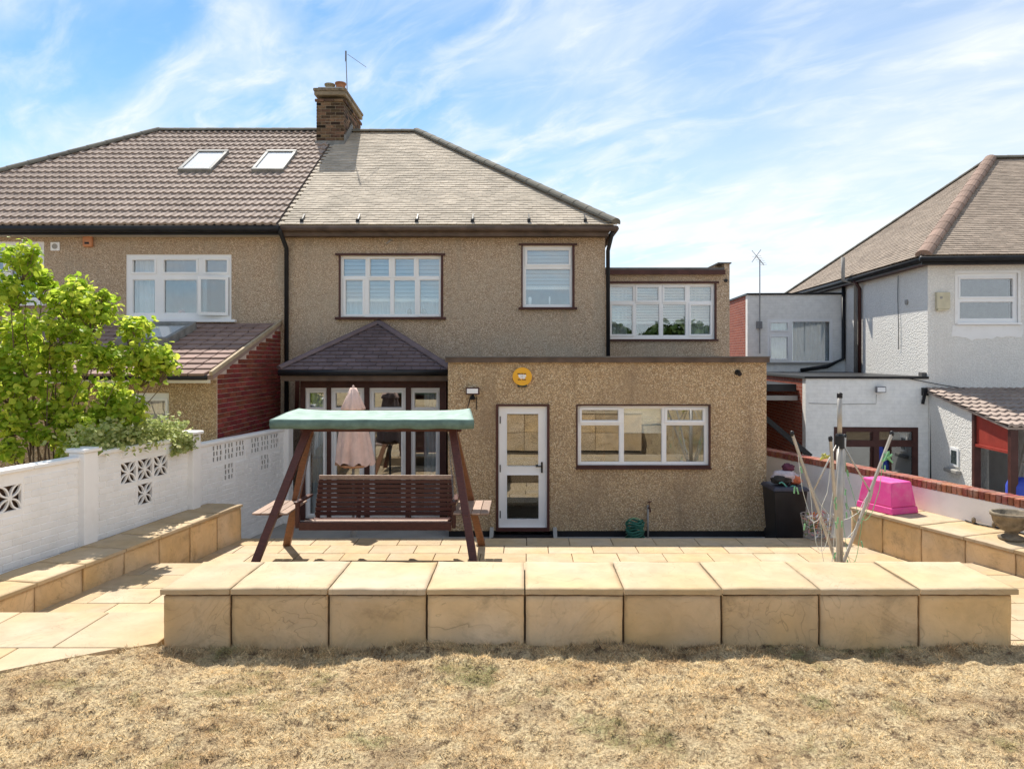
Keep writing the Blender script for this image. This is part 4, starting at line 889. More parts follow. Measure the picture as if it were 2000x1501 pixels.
def plane_tiles(A, Bp, apexes, name, seed, uclip=None):
    A, Bp = Vector(A), Vector(Bp); U = (Bp-A).normalized(); Np = U.cross(apexes[0]-A).normalized(); Np = Np if Np.z > 0 else -Np
    V = Np.cross(U); sl_ = (apexes[0]-A).dot(V); Lg = (Bp-A).length; u0 = (apexes[0]-A).dot(U); u1 = (apexes[-1]-A).dot(U)
    ins = lambda u, v, w_: u+w_ > u0*v/sl_ and u-w_ < Lg-(Lg-u1)*v/sl_ and (uclip is None or u < uclip)
    tf = tile_field(A-V*.04, U, V, Lg, sl_, ins, .165, .1, None, .004, seed); pv, pf = plain_tile()
    c0 = Np.cross(apexes[0]-A).normalized(); c0 = c0 if c0.dot(U) < 0 else -c0; c1 = Np.cross(apexes[-1]-Bp).normalized(); c1 = c1 if c1.dot(U) > 0 else -c1
    stuff(np_join(name, pv, pf, [x[3] for x in tf], M_roofn, nroof, [(A, c0), (Bp, c1)]))
plane_tiles(Wp[0], Wp[1], [Wp[4], Wp[5]], 'rear_plain_tiles', 51, 6.0)
plane_tiles(Wp[3], Wp[0], [Wp[4]], 'side_plain_tiles', 52)
ridge_caps(nroof, Wp[0]-Vector((0,0,.02)), Wp[4], .15, M_hipn, 'hip_tile', .45); ridge_caps(nroof, Wp[4], Wp[5], .12, M_hip, 'ridge_tile', .42); ridge_caps(nroof, Wp[3], Wp[4], .10, M_hip, 'hip_tile', .42)
MB(NTm).box(-.22, UW, -.22, -.19, nez-.2, nez-.04).box(-.19, -.17, -.189, VD+.2, nez-.17, nez-.04).build('fascia', M_black, K)
MB(NTm).box(-.189, UW, -.189, .0, nez-.19, nez-.17).box(-.189, 0, .001, VD, nez-.19, nez-.17).build('soffit', M_brown, K)
for p, q in (((-e, -e-.03, nez-.09), (UW, -e-.03, nez-.09)), ((-es+.01, -e-.03, nez-.091), (-es+.01, VD, nez-.091))): gutter(K, NTm @ Vector(p), NTm @ Vector(q))
# first floor block at the side, further back
fv = onu(1636, 640, 0)[0]; fv = min(max(fv, 2.5), 4.6); fu0, fzt = onv(1460, 576, fv); 
FW = nrect(1499, 1626, 623, 707, fv)
MB(NTm).panel(fu0, -.002, R(-.6), fzt, fv, fv+.22, [FW]).build('upper_block_wall', M_nbrick, K)
MB(NTm).box(fu0, fu0+.22, fv+.221, fv+4, R(-3), fzt).build('upper_block_side', M_nred, K)
MB(NTm).box(fu0-.03, -.003, fv-.04, fv+4, fzt+.001, fzt+.05).build('upper_block_roof', M_black, K)
MB(NTm).room(fu0+.23, -.05, fv+.225, fv+3, R(-.6), fzt).build('upper_block_room', M_int, K)
w = window(K, FW, [nrect(1505.5,1538.5,630,645,fv), nrect(1505.5,1538.5,658,701,fv), nrect(1547,1621,628,705,fv)], fv, T=NTm, inset=.0, proud=(0,1)); curtain(w, FW[0]+.03, FW[1]-.03, FW[2], FW[3]-.03, fv+.2, T=NTm, amp=.03, wl=.14)
MB(NTm).box(FW[0]-.03, FW[1]+.05, fv-.06, fv-.001, FW[2]-.05, FW[2]-.001).build('sill', M_conc, K)
# single storey infill with painted brick front
iu0, izt = onv(1573, 739, 0); IW = nrect(1628, 1792, 833, 960, 0)
MB(NTm).panel(iu0, -.002, NZ0, izt, -.02, .2, [IW]).build('infill_wall', M_nbrick, K)
MB(NTm).box(iu0, iu0+.2, .201, 6, NZ0, izt).build('infill_side', M_nred, K)
MB(NTm).box(iu0-.03, -.003, -.06, 6, izt+.001, izt+.05).build('infill_roof', M_black, K)
MB(NTm).room(iu0+.21, -.05, .21, 4, NZ0, izt-.05).build('infill_room', M_intdark, K)
window(K, IW, [nrect(1651,1704,842,860,0), nrect(1716,1782,842,860,0), nrect(1642,1706,871,950,0), nrect(1716,1782,871,950,0)], 0, T=NTm, m=M_brown, inset=-.03, depth=.08, mg=M_glassdark)
# lean-to structures beside the infill: dark roof edge, pale beam, brick
MB(NTm).box(iu0-1.6, iu0-.035, .5, 3.4, onv(1540, 762, .5)[1]-.02, onv(1540, 750, .5)[1]).build('side_lean_to_roof', M_black, K)
MB(NTm).box(iu0-1.6, iu0-.035, .42, .499, onv(1540, 781, .5)[1], onv(1540, 772, .5)[1]).build('side_lean_to_beam', M_conc, K)
p0 = onv(1490, 812, -.2); p1 = onv(1582, 890, -.2); MB(NTm).bar((p0[0], -.2, p0[1]), (p1[0], -.2, p1[1]), .1, .14, up=(0,1,0)).build('raking_fascia', M_black, K)
MB(NTm).box(iu0-1.6, iu0-.01, 3.42, 3.6, NZ0, R(-.7)).build('side_brick_wall', bricktex('red_brickwork_front', (.36,.10,.06), (.26,.07,.05), (.40,.30,.24)), K)
# pipes on the side wall
def npipe(pts, r, m): tube_part('downpipe', [NTm @ Vector(p) for p in pts], r, m, K)
npipe([(-.06, fv-.05, nez-.15), (-.06, fv-.05, onu(1640, 700, -.06)[1]), (-.5, fv-.06, izt+.2), (-1.2, fv-.06, izt+.1)], .05, M_black)
v1 = onu(1679, 600, -.06)[0]; npipe([(-.2, v1, nez-.12), (-.06, v1, nez-.35), (-.06, v1, izt+.05)], .045, M_brown)
v2 = onu(1672, 600, -.05)[0]; npipe([(-.06, v2, izt+.05), (-.06, v2, nez-.2), (-.38, v2, nez-.1), (-.38, v2, nez+.5)], .05, M_conc)
npipe([(.05, -.12, onv(1820, 800, -.1)[1]+.0), (.03, -.12, NZ0)], .05, M_black)
vm = onu(1770, 590, -.02)
MB(NTm).tube([(-.03, vm[0], vm[1]), (0, vm[0], vm[1])], .06, 12).build('vent', M_conc, K)
cpts = [NTm @ Vector((-.03, onu(1757, 530, 0)[0]+.02*math.sin(k), nez-.25-k*.28)) for k in range(7)]; tube_part('cable', cpts, .008, M_black, K, 5)
pc = [NTm @ Vector((-.4+k*.35, -.05-.02*k, onv(1812, 736, 0)[1]-.03-.16*math.sin(math.pi*k/9)-.02*k)) for k in range(10)]; tube_part('cable', pc, .009, M_black, K, 5)
u_, z_ = onv(1806, 770, -.06); MB(NTm).box(u_-.05, u_+.05, -.12, -.022, z_-.02, z_+.14).bar((u_-.01, -.08, z_), (u_-.05, -.08, z_-.2), .05, .04).build('hopper', M_black, K)
u_, z_ = onv(1805, 727, .1); MB(NTm).box(u_-.07, u_+.07, .05, .2, izt+.051, izt+.13).build('roof_outlet', M_dgrey, K)
pc = [NTm @ Vector((onv(p, q, -.03)[0], -.03, onv(p, q, -.03)[1])) for p, q in ((1580, 787), (1640, 789), (1711, 788), (1712, 770))]; tube_part('cable', pc, .005, M_conc, K, 5)
# carport lean-to towards us
vA, zA = onu(1822, 763, 0); zB = onu(1900, 797, 0); vE = -2.9; cs = (zA-zB[1])/(vA-zB[0]); zc_ = lambda v: zA+(v-vA)*cs
MB(NTm).prism([(-.021, NZ0), (zB[0], NZ0), (zB[0], zc_(zB[0])-.08), (-.021, zc_(-.021)-.08)], 'x', 0.0, .15).build('carport_wall', M_roughcast, K)
ctop = NTm @ Vector((0, 0, 0)); VC = Vector((0, 1, cs)).normalized(); VCw = NTm.to_3x3() @ VC
cr = MB(NTm).add([(-.06, vE, zc_(vE)-.03), (3.5, vE, zc_(vE)-.03), (3.5, -.002, zc_(0)-.03), (-.06, -.002, zc_(0)-.03), (-.06, vE, zc_(vE)-.07), (3.5, vE, zc_(vE)-.07), (3.5, -.002, zc_(0)-.07), (-.06, -.002, zc_(0)-.07)], [(0,1,2,3),(4,7,6,5),(0,4,5,1),(1,5,6,2),(3,7,4,0)]).build('carport_roof', M_roofl, K)
tf = tile_field(NTm @ Vector((-.08, vE-.03, zc_(vE-.03)-.025)), NU, VCw, 3.4, math.hypot(vE, vE*cs), lambda u, v, w_: u < 3.4, .30, .31, None, .004, 61, stagger=False)
tv2, tf2 = roman_tile(.30, .40); ctm = bpy.data.meshes.new('tile'); ctm.from_pydata(tv2, [], tf2)
for x in tf: link('tile', ctm, M_roofl, cr, x[3])
zr0, zr1 = onu(1905, 857, 0)[1], onu(1905, 866, 0)[1]; vb = zB[0]
MB(NTm).prism([(vb-.09, zr1), (vE+.1, zr1), (vE+.1, zc_(vE+.1)-.08), (vb-.09, zc_(vb-.09)-.08)], 'x', .02, .06).build('gable_panel', M_redp, K)
MB(NTm).box(-.01, .09, vE+.1, vb-.09, zr1-.05, zr1-.001).build('gable_beam', M_redp, K)
MB(NTm).box(-.02, .10, vb-.088, vb-.002, NZ0, zc_(vb)-.085).build('post', M_brown, K); MB(NTm).box(-.02, .10, vE, vE+.09, NZ0, zc_(vE)-.08).build('post', M_brown, K)
MB(NTm).box(1.2, 1.25, vE, -.05, NZ0, zc_(vE)-.1).build('carport_back', M_pwhite2, K); MB(NTm).panel(.9, .98, NZ0, NZ0+2, vE+.2, vb, []).build('carport_door', M_white, K)
q = nrect(1857, 1874, 874, 910, 0); sv = onu(1857, 890, 0)[0]; sv2 = onu(1873, 890, 0)[0]; sz0, sz1 = onu(1865, 910, 0)[1], onu(1865, 874, 0)[1]
MB(NTm).box(-.02, -.001, sv2, sv, sz0, sz1).build('small_window', M_white, K); MB(NTm).box(-.026, -.0205, sv2+.05, sv-.05, sz0+.05, sz1-.05).build('pane', M_glassdark, K)
MB(NTm).box(-.10, -.001, sv2-.1, sv+.1, sz0-.13, sz0-.05).build('stone_sill', M_conc, K, bevel=.02)
struct(MB().add([(4.0, 4, R(-3.02)), (30, 4, R(-3.02)), (30, 40, R(-3.02)), (2, 40, R(-3.02))], [(0,1,2,3)]).build('neighbour_yard', M_conc))
# small things fixed to it
def on_n(u, v, z): return NTm @ Vector((u, v, z))
b = nrect(1826, 1852, 571, 608, 0); t = thing('meter_box', on_n((b[0]+b[1])/2, 0, b[2]), 'faded cream alarm box beside the window of the white house', 'alarm box')
MB(NTm).box(b[0], b[1], -.09, -.001, b[2]+.05, b[3]).prism([(b[0]+.02, b[2]+.0), (b[1]-.02, b[2]+.03), (b[1]-.02, b[2]+.05), (b[0]+.02, b[2]+.05)], 'y', -.085, -.002).build('cover', M_yellowed, t, bevel=.012)
MB(NTm).box(b[0]+.06, b[0]+.11, -.094, -.0905, b[3]-.14, b[3]-.09).build('badge', M_conc, t)
def floodlight(c, T, label, w=.2, h=.14, m=M_steel, mg=M_white):
    t = thing('floodlight', T @ Vector(c), label, 'floodlight'); x, y, z = c
    MB(T).box(x-w/2, x+w/2, y-.14, y-.06, z-h/2, z+h/2).build('housing', m, t, bevel=.012)
    MB(T).box(x-w/2+.02, x+w/2-.02, y-.146, y-.1405, z-h/2+.02, z+h/2-.02).build('lens', mg, t)
    MB(T).box(x-.03, x+.03, y-.06, y-.002, z-.03, z+.03).build('bracket', m, t); return t
u_, z_ = onv(1716, 760, -.02); floodlight((u_, -.02, z_), NTm, 'small floodlight on the white brick infill of the right house', .2, .13)
# aerials
def aerial(base, h, lean, boom, label, n=6, el=.22, T=None):
    t = thing('television_aerial', base, label, 'aerial'); b = Vector(base); top = b+Vector((lean, 0, h)); MB().tube([b, top], .014, 6).build('mast', M_steel, t)
    bv = Vector(boom); MB().tube([top-bv*.45, top+bv*.55], .010, 6).build('boom', M_steel, t); side = bv.cross(Vector((0,0,1))).normalized(); m = MB()
    for k in range(n): p = top+bv*(-.42+.94*k/(n-1)); m.tube([p-side*el*(1-.05*k), p+side*el*(1-.05*k)], .006, 5)
    m.build('element', M_steel, t)
    p = top-bv*.45; r = MB()
    for dx, dz in ((.13, .16), (-.13, .16), (.13, -.16), (-.13, -.16)): r.tube([p, p+side*dx+Vector((0, 0, dz))], .008, 5)
    r.build('reflector', M_steel, t); return t
bp = on_n(onv(1484, 690, fv-.08)[0], fv-.08, onv(1484, 690, fv-.08)[1]); at = aerial(bp, (690-507)/F*(CY+fv), .0, (.32, .35, -.20), 'rooftop television aerial on a mast at the white side block', 6, .12)
MB().box(bp.x-.07, bp.x+.07, bp.y, bp.y+.09, bp.z+.68, bp.z+.88).build('bracket', M_steel, at)
cbp = (X(678, CF+.2), CF+.2, Z(170, CF)); at = thing('television_aerial', cbp, 'thin television aerial on the brick chimney', 'aerial'); tp = Vector(cbp)+Vector((-.03, 0, (170-95)/F*CF))
MB().tube([cbp, tp], .012, 6).build('mast', M_steel, at); MB().bar(tp+Vector((0, 0, -.22)), tp+Vector((0, 0, .03)), .035, .02).build('dipole', M_steel, at); MB().tube([tp+Vector((.04, 0, -.05)), tp+Vector((.42, .3, -.24))], .006, 5).build('boom', M_steel, at)
# ================================================================ GARDEN SWING
SW = thing('garden_swing', (-1.93, 9.25, PAT), 'dark wooden swing seat with faded green canopy on the patio', 'swing')
ap = [Vector((-2.76, 9.25, R(-.88))), Vector((-.93, 9.25, R(-.88)))]; ft = [(-3.28, -.60)]
def beam(name, p, q, w, h, m, parent, up=(0,0,1), bev=.006): return MB().bar(p, q, w, h, up).build(name, m, parent, bevel=bev)
lt = []
for i, (fx, a) in enumerate(((-3.28, ap[0]), (-.585, ap[1]))):
    for fy, m in ((8.60, M_wood), (9.90, M_woodo)):
        dx = .035 if fy < 9 else -.035; beam('leg', (fx, fy, PAT+.002), a+Vector((0, dx*(-1), 0)), .095, .07, m, SW, up=(0,1,0))
    zt = R(-1.925); k = (zt-.06-PAT)/(a.z-PAT); xx = fx+(a.x-fx)*k; y0 = 8.60+(9.25-8.60)*k; y1 = 9.90+(9.25-9.90)*k
    beam('cross_brace', (xx, y0-.04, zt-.05), (xx, y1+.04, zt-.05), .05, .08, M_wood, SW)
    sgn = -1 if i == 0 else 1; tb = MB().box(xx-.20+sgn*.05, xx+.20+sgn*.05, y0+.08, y0+.13, zt-.04, zt-.0235).build('side_table', M_wood, SW)
    MB().bar((xx-.19+sgn*.05, y1-.12, zt-.03), (xx+.19+sgn*.05, y1-.12, zt-.03), .04, .03).build('table_bearer', M_wood, tb)
    for s in range(4): x0 = xx-.22+sgn*.05+s*.112; MB().box(x0, x0+.104, y0+.02, y1-.02, zt-.023, zt).build('slat', M_woodtop, tb, bevel=.004)
beam('top_beam', ap[0]+Vector((-.12, 0, -.02)), ap[1]+Vector((.12, 0, -.02)), .07, .12, M_wood, SW)
# canopy: sagging cloth with a hanging valance
fx0, fx1, by0, by1 = -3.10, -.63, 8.78, 9.72; nxs, nys = 40, 14; vs = []
fz, bz_ = R(-.765), R(-.725)
def cz(s, r): 
    x = fx0+(fx1-fx0)*s+ (.05*r if s < .5 else -.12*r)*abs(2*s-1)**3
    sag = -.03*math.sin(math.pi*s)**.7*math.sin(math.pi*r)+.010*math.sin(17*s+3*r)*math.sin(math.pi*r)+.002*math.sin(31*s-5*r)*(1-r)
    corner = .03*(abs(2*s-1)**6)
    return Vector((x, by0+(by1-by0)*r, fz+(bz_-fz)*r+sag+corner*(r)))
for j in range(nys+1):
    for i in range(nxs+1): vs.append(cz(i/nxs, j/nys))
fs = [(j*(nxs+1)+i, j*(nxs+1)+i+1, (j+1)*(nxs+1)+i+1, (j+1)*(nxs+1)+i) for j in range(nys) for i in range(nxs)]
loop = [i for i in range(nxs+1)]+[j*(nxs+1)+nxs for j in range(1, nys+1)]+[nys*(nxs+1)+i for i in range(nxs-1, -1, -1)]+[j*(nxs+1) for j in range(nys-1, 0, -1)]
n0 = len(vs); Lp = len(loop)
for row, (dz, out) in enumerate(((.0, .015), (.06, .02), (.115, .012))):
    for k, i in enumerate(loop):
        p = vs[i]; c = Vector((-1.87, 9.25, p.z)); d = (p-c).normalized(); vs.append(p+Vector((d.x*out, (-out if p.y < 9 else out), -dz-.004*math.sin(k*.9)*(row == 2))))
rows = [loop]+[[n0+r*Lp+k for k in range(Lp)] for r in range(3)]
fv_ = [(rows[r][(k+1) % Lp], rows[r][k], rows[r+1][k], rows[r+1][(k+1) % Lp]) for r in range(3) for k in range(Lp)]
used = sorted({i for f in fv_ for i in f}); mp_ = {i: k for k, i in enumerate(used)}
vl_ = MB().add([vs[i] for i in used], [tuple(mp_[i] for i in f) for f in fv_]).build('valance', plain('shade_darkened_valance', (.125,.19,.16), .85, .25, 7, .4, 25), SW, smooth=True); so = vl_.modifiers.new('thick', 'SOLIDIFY'); so.thickness = .004  # same canvas as the canopy top, its shade painted in as darker green
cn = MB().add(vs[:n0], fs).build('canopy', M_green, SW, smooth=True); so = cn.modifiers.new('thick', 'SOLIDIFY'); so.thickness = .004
for yy in (by0+.04, by1-.05): beam('canopy_rail', (fx0+.06, yy, fz-.05), (fx1-.16, yy, fz-.05), .035, .05, M_wood, SW)
for xx in (ap[0].x, ap[1].x): beam('canopy_strut', (xx, by0+.08, fz-.085), (xx, by1-.08, fz-.085), .05, .05, M_wood, SW)
# seat
sx0, sx1 = -2.79, -.945; sy0 = 8.98; sz = R(-2.085)
seat = beam('seat_rail', (sx0-.03, sy0, sz-.03), (sx1+.03, sy0, sz-.03), .05, .10, M_wood, SW)
for k in range(6): beam('seat_slat', (sx0+.02, sy0+.055+k*.078, sz-.012*k+.02), (sx1-.02, sy0+.055+k*.078, sz-.012*k+.02), .066, .022, M_woodtop if k == 0 else M_wood, SW, bev=.003)
for xx in (sx0+.03, -2.2, -1.55, sx1-.03): beam('seat_bearer', (xx, sy0, sz-.045), (xx, sy0+.5, sz-.10), .05, .06, M_wood, SW)
bk0, bk1 = Vector((0, 9.47, sz-.02)), Vector((0, 9.66, R(-1.66)))
for k in range(9):
    s = k/8; p = bk0+(bk1-bk0)*s; dz = .058 if k < 8 else .07
    ob = beam('back_slat', (sx0+.03, p.y-.02, p.z+.045), (sx1-.02, p.y-.02, p.z+.045), .02, dz*.84, M_wood if k < 8 else M_woodtop, SW, bev=.003)
for xx in (sx0+.05, -2.2, -1.55, sx1-.04): beam('back_post', (xx, bk0.y+.02, sz-.1), (xx, bk1.y+.02, bk1.z+.07), .055, .045, M_wood, SW, up=(0,1,0))
for xx in (sx0-.06, sx1+.06):
    beam('armrest', (xx, sy0-.02, sz+.26), (xx, 9.56, sz+.25), .07, .03, M_wood, SW); beam('arm_post', (xx, sy0+.03, sz-.06), (xx, sy0+.03, sz+.25), .05, .05, M_wood, SW)
M_chain = M_steel
def chain(p, q):
    p, q = Vector(p), Vector(q); L_ = (q-p).length; n = int(L_/.034); d = (q-p).normalized(); m = MB(); u = d.orthogonal().normalized(); w = d.cross(u)
    for k in range(n):
        c = p+d*(k+.5)*.034; a, b = (u, w) if k % 2 else (w, u); pts = [c+d*(.02*math.cos(t))+a*(.010*math.sin(t)) for t in [2*math.pi*i/8 for i in range(9)]]; m.tube(pts, .0035, 4, False)
    m.build('chain', M_chain, SW)
for xx, ax in ((sx0-.06, ap[0].x+.05), (sx1+.06, ap[1].x-.05)):
    chain((xx, sy0+.03, sz+.27), (ax, 9.25, ap[0].z-.1)); chain((xx, 9.56, sz+.27), (ax, 9.25, ap[0].z-.1)); chain((xx, sy0+.03, sz-.02), (xx, sy0+.03, sz+.25))
# ================================================================ PARASOL
px_, py_ = X(690, 11.2), 11.2
t = thing('parasol', (px_, py_, LOW), 'closed faded pink parasol standing behind the swing seat', 'parasol'); zt, zb = Z(757, py_), Z(905, py_); hh = zt-zb
fold = lambda a, z: 1+.16*math.sin(8*a+.6)+.05*math.sin(16*a)
def flare(k): return .045+.215*k**.7
prof = [(flare(1-k/14)*(.96 if k else 1), zb+hh*k/14) for k in range(15)]
c = MB(); n = 48; vs = []
for k in range(15):
    s = 1-k/14; r = flare(s)
    for i in range(n):
        a = 2*math.pi*i/n; ff = 1+(.30*(abs(math.sin(4*a+.6))-.6)+.05*math.sin(11*a+1+4*s))*min(1, s*1.8); x = px_+r*ff*math.cos(a)*1.08+ .02*s; y = py_+r*ff*math.sin(a)*.8
        vs.append((x, y, zb+hh*(1-s)+(-.035*math.cos(8*a)*s if k == 0 else 0)))
fs = [(j*n+i, j*n+(i+1) % n, (j+1)*n+(i+1) % n, (j+1)*n+i) for j in range(14) for i in range(n)]+[tuple(14*n+i for i in range(n))]
MB().add(vs, fs).build('canopy', M_pink, t, smooth=True)
MB().lathe([(.03, hh*.998), (.10, hh*.88), (.175, hh*.73), (.165, hh*.71), (.09, hh*.86), (.02, hh*.985)], (px_, py_, zb), 48, lambda a, z: 1+.10*math.sin(8*a+.6)).build('vent_cap', M_pink, t, smooth=True)
MB().lathe([(.02, .2), (.12, .0), (.18, -.05), (.235, -.01)], (px_+.02, py_, zb), 32, lambda a, z: 1+.1*math.sin(8*a+.6)).build('lining', M_pinku, t, smooth=True)
tube_part('pole', [(px_, py_, LOW), (px_, py_, zt+.01)], .02, M_steel, t); MB().lathe([(.012, 0), (.02, .02), (.0, .05)], (px_, py_, zt), 10).build('finial', M_pink, t)
MB().lathe([(.22, 0), (.22, .05), (.05, .08), (.03, .25)], (px_, py_, LOW+.001), 20).build('base', M_conc, t); MB().bar((px_-.02, py_-.02, Z(925, py_)), (px_-.06, py_-.05, Z(932, py_)), .015, .015).build('crank', M_steel, t)
# ================================================================ ROTARY DRYER
rx_, ry_ = X(1640, 8.0), 8.0
t = thing('rotary_dryer', (rx_, ry_, MID), 'half folded rotary washing line with metal arms on the right of the patio', 'clothes dryer')
ztop = Z(768, ry_)
tube_part('lower_pole', [(rx_, ry_, MID-.03), (rx_, ry_, Z(855, ry_))], .037, M_alu, t, 12); tube_part('upper_pole', [(rx_, ry_, Z(855, ry_)), (rx_, ry_, ztop)], .026, M_alu, t, 12)
MB().lathe([(.0, .0), (.030, 0), (.030, .05), (.018, .06), (0, .062)][1:], (rx_, ry_, ztop-.05), 12).build('top_cap', M_black, t)
MB().lathe([(.05, 0), (.05, .14), (.04, .16)], (rx_, ry_, Z(870, ry_)-.03), 14).build('slide_collar', M_black, t); MB().lathe([(.05, 0), (.05, .07)], (rx_, ry_, MID+.03), 14).build('base_collar', M_black, t)
tips = []
for px, py, dy in ((1547, 846, -.12), (1742, 846, .10), (1622, 856, -.42), (1650, 852, .52)):
    yy = ry_+dy; tip = Vector((X(px, yy), yy, Z(py, yy))); d = (tip-Vector((rx_, ry_, MID+.07))).normalized(); st = Vector((rx_, ry_, MID+.07))+Vector((d.x, d.y, 0))*.10
    ar = MB().bar(st, tip, .027, .032, up=(0, 1, 0)).build('arm', M_alu, t, bevel=.004); MB().lathe([(.018, -.03), (.024, 0), (.018, .022), (.005, .03)], tip, 10).build('arm_tip', M_black, ar); tips.append((st, tip))
    k = st+(tip-st)*.55; tube_part('strut', [k, Vector((rx_, ry_, Z(862, ry_)))+Vector((d.x, d.y, 0))*.05], .009, M_alu, t, 6)
rr = random.Random(8)
for q in range(4):
    (s0, t0), (s1, t1) = tips[q], tips[(1, 3, 0, 2)[q]]; m = MB()
    for k in range(3):
        f = .40+.24*k; a = s0+(t0-s0)*f; b = s1+(t1-s1)*f; dr_ = .45+rr.uniform(-.1, .35)+.25*k/5; pts = []
        for i in range(13):
            u = i/12; p = a.lerp(b, u); hang = dr_*4*u*(1-u); zq = max(p.z-hang, MID+.03+rr.uniform(0, .03)); pts.append(Vector((p.x+rr.uniform(-.012, .012), p.y+rr.uniform(-.012, .012), zq)))
        m.tube(pts, .0035, 4, False)
    m.build('line', M_line if q != 1 else M_lineg, t)
m = MB()
for k in range(26):
    st, tp = tips[rr.randrange(4)]; p = st.lerp(tp, rr.uniform(.25, .95))+Vector((rr.uniform(-.06, .06), rr.uniform(-.06, .06), rr.uniform(-.5, -.02))); p.z = max(p.z, MID+.08); m.bar(p, p+Vector((rr.uniform(-.02, .02), 0, -.07)), .012, .012)
stuff(m.build('pegs', M_lineg, t))
MB().tube([(X(1742, ry_), ry_+.05, Z(895+k*0, ry_)+.05*math.sin(k*2.1)) if 0 else (X(1737, ry_)+.05*math.cos(k*1.9), ry_+.05+.04*math.sin(k*1.3), Z(893, ry_)+.06*math.sin(k*2.3)) for k in range(14)], .010, 5).build('knotted_line', M_lineg, t)
MB().tube([(X(1615, ry_)+.05*math.cos(k*1.9), ry_+.05+.04*math.sin(k*1.3), Z(893, ry_)+.035*math.sin(k*2.3)) for k in range(10)], .009, 5).build('knotted_line', plain('yellow_line', (.45,.42,.08)), t)
# ================================================================ PINK TUB, URN, CABLE
tu = 2.18
def RB(d, off): return Vector((rb(d)+off*.94, d+off*.336, BZ))
c = Vector((4.98, 9.85, BZ)); T = frameM(c, Vector((.36, -1, 0)).normalized()*1.0, Vector((1, .36, 0)).normalized(), Vector((0,0,1))) 
t = thing('plastic_tub', c, 'upturned bright pink plastic tub on the right slab bench', 'tub')
def frus(m, a0, b0, z0, a1, b1, z1): return m.add([(-a0,-b0,z0),(a0,-b0,z0),(a0,b0,z0),(-a0,b0,z0),(-a1,-b1,z1),(a1,-b1,z1),(a1,b1,z1),(-a1,b1,z1)], [(0,3,2,1),(4,5,6,7),(0,1,5,4),(1,2,6,5),(2,3,7,6),(3,0,4,7)])
frus(MB(T), .31, .235, .001, .30, .225, .09).build('rim', M_tub, t, bevel=.012); frus(MB(T), .292, .217, .0905, .25, .17, .42).build('body', M_tub, t, bevel=.018)
c = Vector((5.60, 8.24, BZ)); t = thing('stone_urn', c, 'weathered round stone bowl planter on the right slab bench', 'urn')
MB().lathe([(.13, 0.001), (.14, .03), (.07, .06), (.065, .09), (.13, .13), (.185, .20), (.20, .27), (.215, .275), (.218, .31), (.20, .315), (.185, .30), (.17, .24)], c, 28).build('bowl', M_stone, t, smooth=True)
MB().lathe([(.178, .255), (.1, .262), (.001, .265)], c, 20).build('soil', M_earth, t)
pts = [RB(d, .70+.03*math.sin(d*7))+Vector((0, 0, .014)) for d in np.linspace(8.9, 6.6, 40)]; cb2 = tag(MB().tube(pts, .012, 6).build('string_lights', M_black, None, smooth=True), 'dark string of bulbs lying along the right bench against the wall', 'string lights')
for k in range(2, 40, 4): MB().lathe([(.012, 0), (.028, .02), (.022, .06), (.003, .075)], pts[k], 8).build('bulb', M_stone, cb2, smooth=True)
# ================================================================ BIN CORNER
t = thing('wheelie_bin', (X(1530, 11.1), 11.1, LOW), 'black wheeled rubbish bin in shade at the corner of the extension', 'bin')
bx_, by_ = X(1532, 11.05), 11.05
frus(MB(Matrix.Translation((bx_, by_, LOW))), .20, .22, .03, .25, .28, .86).build('body', M_black, t, bevel=.015); frus(MB(Matrix.Translation((bx_, by_, LOW+.862))), .28, .31, 0, .25, .28, .06).build('lid', plain('grey_black_plastic', (.045,.045,.06), .5), t, bevel=.02)
for s in (-1, 1): MB().tube([(bx_+s*.18-.02, by_+.24, LOW+.10), (bx_+s*.18+.02, by_+.24, LOW+.10)], .10, 16).build('wheel', M_black, t)
MB().tube([(bx_-.2, by_+.32, LOW+.85), (bx_+.2, by_+.32, LOW+.85)], .016, 8).build('handle', M_black, t)
def lumpy(c, r, seed, m, name, parent, sq=.7):
    bm = bmesh.new(); bmesh.ops.create_icosphere(bm, subdivisions=3, radius=1); q = random.Random(seed); ph = [q.uniform(0, 6) for _ in range(6)]
    for v in bm.verts:
        k = 1+.14*math.sin(4*v.co.x+ph[0])*math.sin(5*v.co.y+ph[1])+.10*math.sin(9*v.co.z+ph[2]+3*v.co.x)+.06*math.sin(14*v.co.y+ph[3]+6*v.co.z)
        v.co = Vector((v.co.x*r[0]*k+c[0], v.co.y*r[1]*k+c[1], v.co.z*r[2]*k+c[2]))
    me = bpy.data.meshes.new(name); bm.to_mesh(me); bm.free(); me.polygons.foreach_set('use_smooth', [True]*len(me.polygons)); return link(name, me, m, parent)
zc2 = LOW+.925
t = thing('peg_bag', (bx_, by_, zc2), 'heap of bags and cloths with a peg bag lying on the black bin', 'bag')
lumpy((bx_, by_, zc2+.115), (.19, .16, .10), 1, plain('dirty_white_cloth', (.5,.42,.42), .9, .3, 12), 'bag', t); lumpy((bx_+.13, by_-.05, zc2+.075), (.11, .12, .07), 2, plain('orange_cloth', (.55,.17,.08), .9, .4, 15), 'cloth', t); lumpy((bx_-.06, by_-.08, zc2+.075), (.16, .12, .07), 3, plain('dark_cloth', (.04,.035,.03), .9, .4, 15), 'cloth', t)
lumpy((bx_+.06, by_+.02, zc2+.25), (.09, .08, .07), 4, plain('plum_cloth', (.10,.03,.05), .9, .4, 15), 'cloth', t); MB().tube([(bx_-.16+.04*k, by_-.22, zc2+.05+.03*math.sin(k*1.4)-.012*k) for k in range(9)], .011, 6).build('strap', plain('teal_strap', (.10,.32,.26)), t)
kx, ky = X(1596, 10.3), 10.3
